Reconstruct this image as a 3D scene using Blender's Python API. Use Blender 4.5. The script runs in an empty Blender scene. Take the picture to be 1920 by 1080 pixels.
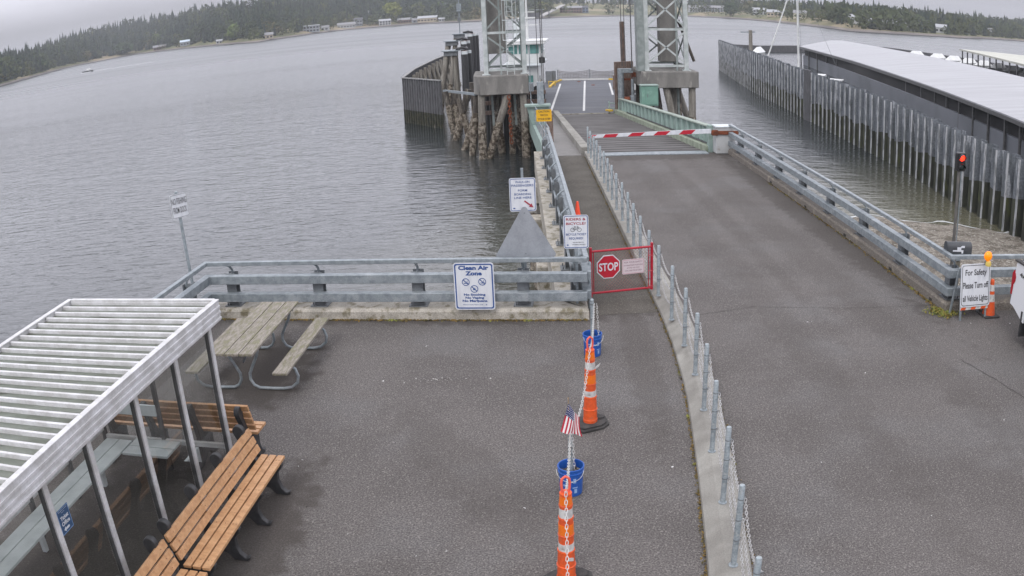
import bpy, bmesh, math, random
import numpy as np
from mathutils import Vector, Matrix, Euler
R = math.radians
C = bpy.context.scene.collection
SC = bpy.context.scene

# ---------------------------------------------------------------- camera
cd = bpy.data.cameras.new('camera'); cam = bpy.data.objects.new('camera', cd); C.objects.link(cam)
PITCH, ROLL, FA, FB, CAMH = 0.31891523, -0.04292548, 0.58191825, 0.01980092, 5.4
cd.type = 'PANO'; cd.panorama_type = 'FISHEYE_LENS_POLYNOMIAL'
cd.sensor_fit = 'HORIZONTAL'; cd.sensor_width = 36.0; cd.sensor_height = 20.25
cd.fisheye_fov = R(170)
cd.fisheye_polynomial_k0 = 0.0; cd.fisheye_polynomial_k1 = -FA/18
cd.fisheye_polynomial_k2 = 0.0; cd.fisheye_polynomial_k3 = -FB/18**3; cd.fisheye_polynomial_k4 = 0.0
cd.clip_end = 6000; cd.clip_start = 0.05
_up = Vector((0, math.sin(PITCH), math.cos(PITCH))); _rt = Vector((1, 0, 0)); _fw = Vector((0, math.cos(PITCH), -math.sin(PITCH)))
_c, _s = math.cos(ROLL), math.sin(ROLL)
_X = _rt*_c + _up*_s; _Y = _up*_c - _rt*_s
cam.matrix_world = Matrix(((_X.x, _Y.x, -_fw.x, 0), (_X.y, _Y.y, -_fw.y, 0), (_X.z, _Y.z, -_fw.z, CAMH), (0, 0, 0, 1)))
SC.camera = cam

# ---------------------------------------------------------------- sky, sun, exposure
SUN_EL, SUN_AZ = R(48), R(200)
w = bpy.data.worlds.new('World'); SC.world = w; w.use_nodes = True
nt = w.node_tree; nt.nodes.clear(); N = nt.nodes.new; LK = nt.links.new
sky = N('ShaderNodeTexSky'); sky.sky_type = 'NISHITA'; sky.sun_disc = False
sky.sun_elevation = SUN_EL; sky.sun_rotation = SUN_AZ; sky.air_density = 1.0; sky.dust_density = 4.0; sky.ozone_density = 1.0
hsv = N('ShaderNodeHueSaturation'); hsv.inputs['Saturation'].default_value = 0.22
LK(sky.outputs[0], hsv.inputs['Color'])
tc = N('ShaderNodeTexCoord'); sep = N('ShaderNodeSeparateXYZ'); LK(tc.outputs['Generated'], sep.inputs[0])
ramp = N('ShaderNodeValToRGB'); LK(sep.outputs[2], ramp.inputs[0])
ramp.color_ramp.elements[0].position = 0.0; ramp.color_ramp.elements[0].color = (2.2, 2.2, 2.45, 1)
ramp.color_ramp.elements[1].position = 0.75; ramp.color_ramp.elements[1].color = (9.8, 9.8, 10.6, 1)
for p_, v_ in ((.04, 2.9), (.10, 7.6), (.30, 9.4)):
    e = ramp.color_ramp.elements.new(p_); e.color = (v_, v_, v_*1.115, 1)
nz = N('ShaderNodeTexNoise'); nz.inputs['Scale'].default_value = 3.5; nz.inputs['Detail'].default_value = 5
mp = N('ShaderNodeMapping'); mp.inputs['Scale'].default_value = (1, 1, 4.5); LK(tc.outputs['Generated'], mp.inputs[0]); LK(mp.outputs[0], nz.inputs['Vector'])
mr = N('ShaderNodeMapRange'); mr.inputs[1].default_value = .35; mr.inputs[2].default_value = .7; mr.inputs[3].default_value = .86; mr.inputs[4].default_value = 1.1
LK(nz.outputs['Fac'], mr.inputs[0])
cl = N('ShaderNodeVectorMath'); cl.operation = 'SCALE'; LK(ramp.outputs[0], cl.inputs[0]); LK(mr.outputs[0], cl.inputs['Scale'])
mx = N('ShaderNodeMix'); mx.data_type = 'RGBA'; mx.inputs[0].default_value = 0.95
LK(hsv.outputs[0], mx.inputs[6]); LK(cl.outputs[0], mx.inputs[7])
bg = N('ShaderNodeBackground'); bg.inputs[1].default_value = 0.1
LK(mx.outputs[2], bg.inputs[0]); wo = N('ShaderNodeOutputWorld'); LK(bg.outputs[0], wo.inputs[0])
sd = bpy.data.lights.new('sun', 'SUN'); sd.energy = 0.7; sd.angle = R(20); sd.color = (1, .97, .93)
so = bpy.data.objects.new('sun', sd); C.objects.link(so)
so.rotation_euler = Vector((-math.sin(SUN_AZ)*math.cos(SUN_EL), -math.cos(SUN_AZ)*math.cos(SUN_EL), -math.sin(SUN_EL))).to_track_quat('-Z', 'Y').to_euler()
SC.view_settings.view_transform = 'Standard'; SC.view_settings.look = 'None'; SC.view_settings.gamma = 1.0
SC.view_settings.exposure = 0.67
SC.view_settings.use_curve_mapping = False
SC.cycles.max_bounces = 6; SC.cycles.transparent_max_bounces = 12; SC.cycles.volume_bounces = 1
SC.cycles.use_denoising = True

# ---------------------------------------------------------------- materials
MATS = {}
def mat(name, c1, c2=None, rough=.6, metal=0., scale=4., detail=5., lo=.35, hi=.65, bump=0., bscale=None,
        fine=None, fscale=120., spec=.5, c3=None, s3=1., lo3=.55, hi3=.7, stretch=None, emit=None, bdist=.02, gloss_var=0):
    """c1/c2 mixed by noise; c3 a further patchy colour; fine = strength of a fine speckle."""
    m = bpy.data.materials.new(name); m.use_nodes = True; t = m.node_tree; n = t.nodes; L = t.links
    b = n['Principled BSDF']; b.inputs['Roughness'].default_value = rough; b.inputs['Metallic'].default_value = metal
    b.inputs['Specular IOR Level'].default_value = spec
    b.inputs['Base Color'].default_value = (*c1, 1)
    co = n.new('ShaderNodeTexCoord'); vec = co.outputs['Object']
    if stretch:
        mpn = n.new('ShaderNodeMapping'); mpn.inputs['Scale'].default_value = stretch; L.new(vec, mpn.inputs[0]); vec = mpn.outputs[0]
    out = None
    def noise(s, d, v=vec):
        q = n.new('ShaderNodeTexNoise'); q.inputs['Scale'].default_value = s; q.inputs['Detail'].default_value = d; L.new(v, q.inputs['Vector']); return q
    def rng(src, a, z, o0=0., o1=1.):
        q = n.new('ShaderNodeMapRange'); q.inputs[1].default_value = a; q.inputs[2].default_value = z; q.inputs[3].default_value = o0; q.inputs[4].default_value = o1
        q.interpolation_type = 'SMOOTHSTEP'; L.new(src, q.inputs[0]); return q.outputs[0]
    def mixc(fac, a, bb):
        q = n.new('ShaderNodeMix'); q.data_type = 'RGBA'; L.new(fac, q.inputs[0])
        for s, i in ((a, 6), (bb, 7)):
            if isinstance(s, tuple): q.inputs[i].default_value = (*s, 1)
            else: L.new(s, q.inputs[i])
        return q.outputs[2]
    if c2:
        q = noise(scale, detail); out = mixc(rng(q.outputs['Fac'], lo, hi), c1, c2)
    if c3:
        q = noise(s3, 6); out = mixc(rng(q.outputs['Fac'], lo3, hi3), out or c1, c3)
    if fine:
        q = noise(fscale, 2, co.outputs['Object']); f = rng(q.outputs['Fac'], .3, .7, 1-fine, 1+fine)
        v = n.new('ShaderNodeVectorMath'); v.operation = 'SCALE'
        if out is None: v.inputs[0].default_value = c1
        else: L.new(out, v.inputs[0])
        L.new(f, v.inputs['Scale']); out = v.outputs[0]
    if out is not None: L.new(out, b.inputs['Base Color'])
    if gloss_var:
        q = noise(scale*.7, 4); L.new(rng(q.outputs['Fac'], .3, .7, rough-gloss_var, rough+gloss_var), b.inputs['Roughness'])
    if bump:
        q = noise(bscale or scale*3, 5); bp = n.new('ShaderNodeBump'); bp.inputs['Strength'].default_value = bump; bp.inputs['Distance'].default_value = bdist
        L.new(q.outputs['Fac'], bp.inputs['Height']); L.new(bp.outputs[0], b.inputs['Normal'])
    if emit:
        b.inputs['Emission Color'].default_value = (*emit[0], 1); b.inputs['Emission Strength'].default_value = emit[1]
    MATS[name] = m; return m
def add_speckle(m, cols, s=220., thr=.72):
    """scatter tiny stones of another colour over the surface (aggregate in asphalt)"""
    t = m.node_tree; n = t.nodes; L = t.links; b = n['Principled BSDF']
    src = b.inputs['Base Color'].links[0].from_socket
    co = n.new('ShaderNodeTexCoord'); v = n.new('ShaderNodeTexVoronoi'); v.inputs['Scale'].default_value = s; L.new(co.outputs['Object'], v.inputs['Vector'])
    sepc = n.new('ShaderNodeSeparateColor'); L.new(v.outputs['Color'], sepc.inputs[0])
    g = n.new('ShaderNodeMath'); g.operation = 'GREATER_THAN'; g.inputs[1].default_value = thr; L.new(sepc.outputs[0], g.inputs[0])
    mm = n.new('ShaderNodeMath'); mm.operation = 'MULTIPLY'; L.new(g.outputs[0], mm.inputs[0]); L.new(sepc.outputs[1], mm.inputs[1])
    q = n.new('ShaderNodeMix'); q.data_type = 'RGBA'; L.new(mm.outputs[0], q.inputs[0]); L.new(src, q.inputs[6]); q.inputs[7].default_value = (*cols, 1)
    L.new(q.outputs[2], b.inputs['Base Color'])

galv = mat('galvanised_steel', (.30, .335, .355), (.22, .25, .27), rough=.5, metal=.35, scale=9, fine=.12, fscale=60, c3=(.36, .39, .41), s3=3, bump=.03)
galv_dark = mat('weathered_steel_plate', (.20, .215, .225), (.15, .16, .17), rough=.6, metal=.2, scale=7, fine=.1)
alu = mat('aluminium_extrusion', (.62, .62, .63), (.50, .495, .49), rough=.42, metal=.05, scale=6, fine=.06, fscale=40)
alu_dark = mat('dark_bronze_trim', (.12, .12, .12), (.08, .08, .08), rough=.45, metal=.2, scale=6)
white_paint = mat('white_paint', (.62, .66, .67), (.52, .56, .57), rough=.45, scale=4, fine=.04)
conc = mat('kerb_concrete', (.42, .39, .34), (.30, .28, .24), rough=.9, scale=3.5, fine=.2, fscale=50, c3=(.17, .15, .10), s3=5.5, lo3=.5, hi3=.68, bump=.3, bscale=25)
conc_new = mat('smooth_concrete', (.27, .26, .235), (.21, .20, .18), rough=.85, scale=2.5, fine=.1, fscale=70, c3=(.33, .32, .29), s3=1.4, bump=.15, bscale=40)
conc_cap = mat('pile_cap_concrete', (.22, .21, .195), (.145, .14, .13), rough=.9, scale=1.6, fine=.15, fscale=20, c3=(.30, .285, .26), s3=2.6, lo3=.55, hi3=.68, bump=.3, bscale=12, stretch=(1, 1, .35))
aggr = mat('exposed_aggregate', (.20, .18, .155), (.13, .115, .10), rough=.95, scale=30, fine=.4, fscale=90, bump=.6, bscale=60, c3=(.25, .22, .18), s3=4)
asph = mat('asphalt', (.116, .106, .101), (.099, .090, .0855), rough=.9, scale=.55, detail=8, lo=.40, hi=.60, fine=.38, fscale=48, c3=(.124, .117, .114), s3=.5, lo3=.48, hi3=.68, bump=.5, bscale=130, bdist=.006, spec=.3)
add_speckle(asph, (.22, .205, .19), 75., .85)
asph_walk = mat('walkway_asphalt', (.104, .095, .083), (.082, .074, .064), rough=.9, scale=1.2, detail=8, fine=.25, fscale=70, c3=(.118, .110, .097), s3=.7, bump=.5, bscale=120, bdist=.006, spec=.3)
add_speckle(asph_walk, (.20, .185, .16), 75., .88)
boarddeck = mat('ramp_walk_boards', (.22, .21, .20), (.15, .145, .14), rough=.8, scale=3, stretch=(1, 9, 1), fine=.15, fscale=30, bump=.2)
oldwood = mat('weathered_timber', (.27, .245, .21), (.17, .15, .125), rough=.9, scale=5, stretch=(5, 1, 5), fine=.2, fscale=60, c3=(.19, .18, .115), s3=5, lo3=.48, hi3=.62, bump=.4, bscale=20)
slat = mat('orange_brown_slat', (.53, .305, .155), (.44, .235, .11), rough=.5, scale=6, stretch=(3, 1, 3), fine=.08, fscale=40, bump=.06)
slat_pale = mat('pale_slat_edge', (.52, .36, .18), (.42, .27, .13), rough=.6, scale=6)
blackcast = mat('black_recycled_plastic', (.030, .030, .032), (.048, .048, .050), rough=.55, scale=12, fine=.15)
post_m = mat('grey_pipe', (.34, .385, .41), (.25, .29, .31), rough=.5, metal=.3, scale=12, fine=.15, fscale=40, c3=(.34, .37, .38), s3=9, lo3=.55, hi3=.62)
chain_m = mat('chain_steel', (.52, .52, .52), (.38, .37, .36), rough=.5, metal=.35, scale=20)
chain_w = mat('pale_plastic_chain', (.60, .60, .58), (.45, .45, .44), rough=.5, scale=20)
orange = mat('safety_orange', (.72, .10, .018), (.60, .085, .022), rough=.5, scale=6, fine=.08, fscale=30, c3=(.50, .11, .045), s3=14, lo3=.56, hi3=.70)
orange2 = mat('orange_reflective_sheet', (.78, .17, .012), (.72, .15, .012), rough=.35, scale=14)
pinkor = mat('faded_red_handle', (.75, .13, .09), (.66, .11, .07), rough=.5, scale=10)
wband = mat('white_reflective_band', (.60, .60, .58), (.44, .43, .42), rough=.35, scale=14, c3=(.30, .27, .24), s3=20, lo3=.60, hi3=.72)
blue = mat('blue_bucket_plastic', (.014, .085, .36), (.018, .10, .40), rough=.4, scale=5, c3=(.06, .12, .30), s3=16, lo3=.58, hi3=.74)
blue_pale = mat('pale_blue_print', (.25, .38, .62), rough=.5)
rubber = mat('black_rubber', (.035, .033, .033), (.055, .052, .050), rough=.85, scale=12, fine=.2)
red = mat('red_gate_paint', (.42, .012, .03), (.36, .010, .025), rough=.35, scale=10)
redsign = mat('sign_red', (.44, .012, .03), rough=.4)
signw = mat('sign_white', (.64, .66, .69), (.54, .56, .60), rough=.4, scale=5, lo=.42, hi=.7, stretch=(2, 1, .6))
signgreyback = mat('bare_aluminium_back', (.36, .38, .41), (.30, .32, .345), rough=.45, metal=.3, scale=4, fine=.05, fscale=30)
navy = mat('sign_blue_ink', (.022, .07, .24), rough=.5)
maroon = mat('sign_maroon_ink', (.33, .03, .05), rough=.5)
blackink = mat('black_ink', (.03, .03, .032), rough=.5)
yellow = mat('sign_yellow', (.72, .40, .012), (.66, .36, .01), rough=.45, scale=8)
yellow_p = mat('yellow_paint', (.66, .42, .03), (.5, .33, .05), rough=.6, scale=3)
white_mark = mat('road_marking_white', (.62, .62, .60), (.5, .5, .5), rough=.7, scale=4)
green_st = mat('pale_green_steel', (.27, .35, .315), (.20, .27, .24), rough=.55, scale=3, fine=.08, c3=(.33, .41, .37), s3=1.5)
green_box = mat('green_cabinet_paint', (.17, .31, .25), (.14, .26, .21), rough=.5, scale=3, c3=(.22, .35, .29), s3=2)
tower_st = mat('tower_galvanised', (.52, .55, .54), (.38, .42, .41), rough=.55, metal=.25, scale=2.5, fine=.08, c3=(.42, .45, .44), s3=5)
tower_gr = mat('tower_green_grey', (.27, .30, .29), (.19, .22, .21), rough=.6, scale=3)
rust = mat('rusty_iron', (.20, .055, .022), (.10, .032, .016), rough=.9, scale=7, fine=.2)
rustwood = mat('creosoted_timber', (.20, .145, .12), (.12, .085, .07), rough=.95, scale=2.5, stretch=(6, 6, 1), fine=.2, fscale=30, c3=(.27, .22, .19), s3=3, bump=.3)
ferry_dk = mat('ferry_deck_paint', (.085, .09, .105), (.066, .070, .082), rough=.7, scale=.5, detail=8, c3=(.105, .108, .118), s3=.35, stretch=(.5, 2, 1), fine=.1, fscale=10)
ferry_wh = mat('ferry_white_paint', (.70, .71, .70), (.60, .61, .60), rough=.4, scale=1.2, fine=.04)
ferry_gn = mat('ferry_green_paint', (.10, .25, .21), (.08, .20, .17), rough=.4, scale=1.5)
glass_gn = mat('wheelhouse_glass', (.16, .34, .32), (.10, .24, .22), rough=.15, scale=2)
hullblack = mat('black_hull', (.02, .022, .022), rough=.5)
sheet_m = mat('dark_sheet_pile', (.095, .095, .10), (.065, .066, .07), rough=.75, scale=1.5, fine=.12, c3=(.13, .13, .135), s3=1.2, stretch=(4, 4, 1))
tide = mat('tide_zone_growth', (.045, .045, .028), (.020, .022, .016), rough=.9, scale=3, fine=.4, fscale=14, bump=.5)
barn = mat('barnacles', (.24, .21, .17), (.07, .055, .04), rough=1., scale=5, detail=8, lo=.42, hi=.58, fine=.4, fscale=14, bump=.9, bscale=14, bdist=.05)
pile_m = mat('tarred_pile', (.11, .095, .08), (.055, .048, .042), rough=.95, scale=1.2, stretch=(4, 4, .6), fine=.25, fscale=12, c3=(.19, .175, .15), s3=1.6, bump=.5)
pile_pale = mat('grey_timber_pile', (.25, .235, .205), (.16, .145, .125), rough=.95, scale=1.2, stretch=(5, 5, .5), fine=.15, fscale=12, bump=.4)
roofw = mat('metal_roof_pale', (.36, .365, .38), (.30, .30, .315), rough=.45, scale=.4, stretch=(.3, 4, 1), fine=.03)
roofp = mat('translucent_roof_panel', (.30, .32, .29), (.22, .24, .205), rough=.6, scale=3, fine=.12, fscale=25, c3=(.09, .095, .07), s3=2.2, lo3=.52, hi3=.72, stretch=(.6, 2.4, 1))
signal_red = mat('red_signal_lens', (.6, .02, .01), emit=((1, .03, .01), 2.2), rough=.3)
amber = mat('amber_lens', (.85, .22, .005), emit=((1, .25, .0), .35), rough=.25)
carw = mat('white_car_paint', (.68, .69, .71), rough=.22)
carglass = mat('dark_car_glass', (.015, .017, .02), rough=.06)
taill = mat('tail_lamp_red', (.35, .01, .02), rough=.15)
chrome = mat('chrome_grey', (.4, .4, .42), rough=.25, metal=.8)
gravel_m = mat('bucket_stones', (.16, .13, .10), (.08, .07, .055), rough=.95, scale=30, fine=.4, c3=(.42, .38, .30), s3=22, lo3=.6, hi3=.66)
moss = mat('moss_and_dead_leaves', (.20, .13, .04), (.09, .075, .03), rough=1., scale=8, fine=.4, c3=(.20, .21, .05), s3=3)
cloth_red = mat('flag_red', (.42, .02, .04), rough=.8); cloth_white = mat('flag_white', (.70, .68, .68), rough=.8); cloth_blue = mat('flag_blue', (.03, .04, .13), rough=.8)
# shelter glazing: clear, faintly grey
gm = bpy.data.materials.new('shelter_glazing'); gm.use_nodes = True; t = gm.node_tree; t.nodes.clear()
g1 = t.nodes.new('ShaderNodeBsdfTransparent'); g1.inputs[0].default_value = (.88, .89, .88, 1)
g2 = t.nodes.new('ShaderNodeBsdfGlossy'); g2.inputs['Roughness'].default_value = .02; g2.inputs[0].default_value = (.9, .9, .9, 1)
gx = t.nodes.new('ShaderNodeMixShader'); go_ = t.nodes.new('ShaderNodeOutputMaterial')
geo = t.nodes.new('ShaderNodeNewGeometry'); dt = t.nodes.new('ShaderNodeVectorMath'); dt.operation = 'DOT_PRODUCT'
t.links.new(geo.outputs['Normal'], dt.inputs[0]); t.links.new(geo.outputs['Incoming'], dt.inputs[1])
def mth(op, a_, b_=None, c_=None):
    q = t.nodes.new('ShaderNodeMath'); q.operation = op
    for k_, v_ in enumerate((a_, b_, c_)):
        if v_ is None: continue
        if isinstance(v_, (int, float)): q.inputs[k_].default_value = v_
        else: t.links.new(v_, q.inputs[k_])
    return q.outputs[0]
sch = mth('MULTIPLY_ADD', mth('POWER', mth('SUBTRACT', 1.0, mth('ABSOLUTE', dt.outputs['Value'])), 3.6), .80, .085)
t.links.new(sch, gx.inputs[0]); t.links.new(g1.outputs[0], gx.inputs[1]); t.links.new(g2.outputs[0], gx.inputs[2]); t.links.new(gx.outputs[0], go_.inputs[0])
glass = gm

# ---------------------------------------------------------------- mesh helpers
PM = {}       # parent frame of every thing, so that meshes may be given in world coordinates
class MB:
    def __init__(s): s.v = []; s.f = []; s.m = []; s.mi = 0
    def add(s, vs, fs, M=None):
        o = len(s.v)
        if M is not None: vs = [M @ Vector(p) for p in vs]
        s.v += [tuple(p) for p in vs]; s.f += [tuple(o+i for i in f) for f in fs]; s.m += [s.mi]*len(fs)
        return s
    def box(s, c, d, rz=0., M=None):
        x, y, z = d[0]/2, d[1]/2, d[2]/2
        T = Matrix.Translation(c) @ Matrix.Rotation(rz, 4, 'Z')
        if M is not None: T = M @ T
        return s.add([(a, b, e) for e in (-z, z) for a, b in ((-x, -y), (x, -y), (x, y), (-x, y))],
                     [(3, 2, 1, 0), (4, 5, 6, 7), (0, 1, 5, 4), (1, 2, 6, 5), (2, 3, 7, 6), (3, 0, 4, 7)], T)
    def bar(s, a, b, wd, h=None, up=(0, 0, 1)):
        """box of width wd (sideways) and height h between two points (axis at its centre)"""
        h = h or wd; a = Vector(a); b = Vector(b); d = b-a; L = d.length
        if L < 1e-6: return s
        d.normalize(); u = Vector(up)
        if abs(d.dot(u)) > .99: u = Vector((0, 1, 0))
        sx = d.cross(u).normalized(); u = sx.cross(d)
        T = Matrix(((d.x, sx.x, u.x, (a.x+b.x)/2), (d.y, sx.y, u.y, (a.y+b.y)/2), (d.z, sx.z, u.z, (a.z+b.z)/2), (0, 0, 0, 1)))
        return s.box((0, 0, 0), (L, wd, h), 0, T)
    def tube(s, pts, r, n=8, closed=False, caps=True, r1=None):
        P = [Vector(p) for p in pts]; k = len(P); vs = []; fs = []
        prev = None
        for i, p in enumerate(P):
            if closed: d = P[(i+1) % k]-P[i-1]
            else: d = P[min(i+1, k-1)]-P[max(i-1, 0)]
            d.normalize()
            if prev is None:
                u = Vector((0, 0, 1)) if abs(d.z) < .9 else Vector((1, 0, 0))
            else: u = prev
            a = d.cross(u).normalized(); b2 = a.cross(d).normalized(); prev = b2
            rr = r if r1 is None else r+(r1-r)*i/(k-1)
            for j in range(n):
                t2 = 2*math.pi*j/n; vs.append(p+(a*math.cos(t2)+b2*math.sin(t2))*rr)
        for i in range(k if closed else k-1):
            for j in range(n):
                q = (i+1) % k; fs.append((i*n+j, i*n+(j+1) % n, q*n+(j+1) % n, q*n+j))
        if caps and not closed: fs.append(tuple(range(n))); fs.append(tuple((k-1)*n+j for j in reversed(range(n))))
        return s.add(vs, fs)
    def cyl(s, a, b, r0, r1=None, n=12): return s.tube([a, b], r0, n, r1=r0 if r1 is None else r1)
    def lathe(s, prof, c=(0, 0, 0), n=24, M=None):
        vs = []; fs = []; k = len(prof)
        for r, z in prof:
            for j in range(n): vs.append((c[0]+r*math.cos(2*math.pi*j/n), c[1]+r*math.sin(2*math.pi*j/n), c[2]+z))
        for i in range(k-1):
            for j in range(n): fs.append((i*n+j, i*n+(j+1) % n, (i+1)*n+(j+1) % n, (i+1)*n+j))
        if prof[0][0] > 1e-5: fs.append(tuple(reversed(range(n))))
        if prof[-1][0] > 1e-5: fs.append(tuple((k-1)*n+j for j in range(n)))
        return s.add(vs, fs, M)
    def prism(s, poly, t0, t1, M=None):
        """polygon in local x,z extruded along local y from t0 to t1"""
        k = len(poly)
        return s.add([(x, t0, z) for x, z in poly]+[(x, t1, z) for x, z in poly],
                     [tuple(range(k)), tuple(range(2*k-1, k-1, -1))]+[(i, i+k, (i+1) % k+k, (i+1) % k) for i in range(k)], M)
    def slab(s, poly, z0, z1):
        """ground polygon with a thickness"""
        k = len(poly)
        zz0 = z0 if isinstance(z0, (list, tuple)) else [z0]*k; zz1 = z1 if isinstance(z1, (list, tuple)) else [z1]*k
        return s.add([(p[0], p[1], z) for p, z in zip(poly, zz0)]+[(p[0], p[1], z) for p, z in zip(poly, zz1)],
                     [tuple(reversed(range(k))), tuple(range(k, 2*k))]+[(i, (i+1) % k, (i+1) % k+k, i+k) for i in range(k)])
    def sweep(s, path, sec):
        """section (offset to the left, z) swept along a ground path with mitred corners"""
        P = [Vector(p) for p in path]; k = len(P); n = len(sec); vs = []; fs = []
        for i, p in enumerate(P):
            d0 = (P[i]-P[i-1]) if i else (P[1]-P[0]); d1 = (P[i+1]-P[i]) if i < k-1 else d0
            d0 = Vector((d0.x, d0.y, 0)).normalized(); d1 = Vector((d1.x, d1.y, 0)).normalized()
            n0 = Vector((-d0.y, d0.x, 0)); n1 = Vector((-d1.y, d1.x, 0)); nn = (n0+n1).normalized(); nn /= max(.3, nn.dot(n0))
            for o, z in sec: vs.append(p+nn*o+Vector((0, 0, z)))
        for i in range(k-1):
            for j in range(n): fs.append((i*n+j, (i+1)*n+j, (i+1)*n+(j+1) % n, i*n+(j+1) % n))
        fs.append(tuple(range(n))); fs.append(tuple((k-1)*n+j for j in reversed(range(n))))
        return s.add(vs, fs)
    def build(s, name, m, parent=None, world=False, bevel=0., smooth=True, ang=35):
        me = bpy.data.meshes.new(name); vs = s.v
        if world and parent is not None:
            I = PM[parent.name].inverted(); vs = [tuple(I @ Vector(p)) for p in vs]
        me.from_pydata(vs, [], s.f); me.validate()
        for k in (m if isinstance(m, (list, tuple)) else [m]): me.materials.append(k)
        if isinstance(m, (list, tuple)) and len(s.m) == len(me.polygons): me.polygons.foreach_set('material_index', s.m)
        b = bmesh.new(); b.from_mesh(me); bmesh.ops.recalc_face_normals(b, faces=b.faces)
        if bevel: bmesh.ops.bevel(b, geom=[x for x in b.edges if len(x.link_faces) == 2 and x.calc_face_angle(0) > .6], offset=bevel, segments=1, affect='EDGES')
        b.to_mesh(me); b.free()
        if smooth:
            me.shade_smooth(); me.set_sharp_from_angle(angle=R(ang))
        o = bpy.data.objects.new(name, me); C.objects.link(o)
        if parent is not None: o.parent = parent
        return o
def tag(o, label=None, cat=None, group=None, kind=None):
    if label: o['label'] = label
    if cat: o['category'] = cat
    if group: o['group'] = group
    if kind: o['kind'] = kind
    return o
def thing(name, label, cat, loc=(0, 0, 0), rz=0., group=None):
    o = bpy.data.objects.new(name, None); C.objects.link(o); o.empty_display_size = .2
    o.location = loc; o.rotation_euler = (0, 0, rz); PM[o.name] = Matrix.Translation(loc) @ Matrix.Rotation(rz, 4, 'Z')
    return tag(o, label, cat, group)
def structure(o): o['kind'] = 'structure'; return o
def copy_tree(o, loc=None, rz=None, parent=None, label=None):
    c = o.copy(); C.objects.link(c); c.parent = parent
    for ch in list(o.children): copy_tree(ch, parent=c)
    if parent is None:
        c.location = loc; c.rotation_euler = (0, 0, rz or 0)
        if label: c['label'] = label
        PM[c.name] = Matrix.Translation(loc) @ Matrix.Rotation(rz or 0, 4, 'Z')
    return c
_font = bpy.data.fonts.load(bpy.utils.system_resource('DATAFILES')+'/fonts/Inter.woff2') if False else None
def lettering(lines, m, parent, y=-.0035, name='lettering', rot=0):
    """lines: (text, centre x, baseline z, cap height, width or None, weight). Flat letters on the sign face."""
    first = None
    for txt, cx, bz, hgt, wid, wt in lines:
        vs = []; fs = []
        cu = bpy.data.curves.new('t', 'FONT'); cu.body = txt; cu.size = 1; cu.align_x = 'CENTER'; cu.offset = wt; cu.resolution_u = 3
        ob = bpy.data.objects.new('t', cu); C.objects.link(ob)
        dg = bpy.context.evaluated_depsgraph_get(); me = bpy.data.meshes.new_from_object(ob.evaluated_get(dg))
        P = [v.co.copy() for v in me.vertices]
        x0 = min(p.x for p in P); x1 = max(p.x for p in P); sz = hgt/.69
        sx = (wid/(x1-x0)) if wid else sz; mx_ = (x0+x1)/2
        vs = [(cx+(p.x-mx_)*sx, y, bz+p.y*sz) for p in P]; fs = [tuple(f.vertices) for f in me.polygons]
        bpy.data.objects.remove(ob); bpy.data.curves.remove(cu); bpy.data.meshes.remove(me)
        b = MB(); b.add(vs, fs); o = b.build(name, m, parent, smooth=False)
        if rot: o.rotation_euler = (rot, 0, 0)
        first = first or o
    return first
def rrect(w_, h_, r, n=5, cx=0., cz=0.):
    out = []
    for sx, sz, a0 in ((1, 1, 0), (-1, 1, 90), (-1, -1, 180), (1, -1, 270)):
        for i in range(n+1):
            a = R(a0+90*i/n); out.append((cx+sx*(w_/2-r)+r*math.cos(a), cz+sz*(h_/2-r)+r*math.sin(a)))
    return out
def ring(mb, outer, inner, y0, y1):
    k = len(outer)
    vs = [(x, y0, z) for x, z in outer]+[(x, y0, z) for x, z in inner]+[(x, y1, z) for x, z in outer]+[(x, y1, z) for x, z in inner]
    fs = []
    for i in range(k):
        j = (i+1) % k
        fs += [(i, j, k+j, k+i), (2*k+i, 3*k+i, 3*k+j, 2*k+j), (i, 2*k+i, 2*k+j, j), (k+i, k+j, 3*k+j, 3*k+i)]
    return mb.add(vs, fs)
def sign_panel(parent, w_, h_, zc, face, border=None, r=.03, inset=.018, bw=.012, y=0., cx=0.):
    mb = MB(); mb.prism(rrect(w_, h_, r, 5, cx, zc), y, y+.004); p = mb.build('sign_face', face, parent)
    if border:
        mb = MB(); ring(mb, rrect(w_-2*inset, h_-2*inset, r*.8, 5, cx, zc), rrect(w_-2*inset-2*bw, h_-2*inset-2*bw, r*.6, 5, cx, zc), y-.0022, y+.001); mb.build('border', border, parent)
    return p
def perforated_post(parent, x, z0, z1, y=.03, wd=.045):
    mb = MB(); mb.box((x, y+wd/2, (z0+z1)/2), (wd, wd, z1-z0)); return mb.build('post', galv, parent)

def make_translucent(m, col, f):
    t = m.node_tree; b = t.nodes['Principled BSDF']; o = [x for x in t.nodes if x.type == 'OUTPUT_MATERIAL'][0]
    tr = t.nodes.new('ShaderNodeBsdfTranslucent'); tr.inputs[0].default_value = (*col, 1); mx = t.nodes.new('ShaderNodeMixShader'); mx.inputs[0].default_value = f
    t.links.new(b.outputs[0], mx.inputs[1]); t.links.new(tr.outputs[0], mx.inputs[2]); t.links.new(mx.outputs[0], o.inputs[0])
make_translucent(roofp, (.85, .88, .82), .55)

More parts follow.
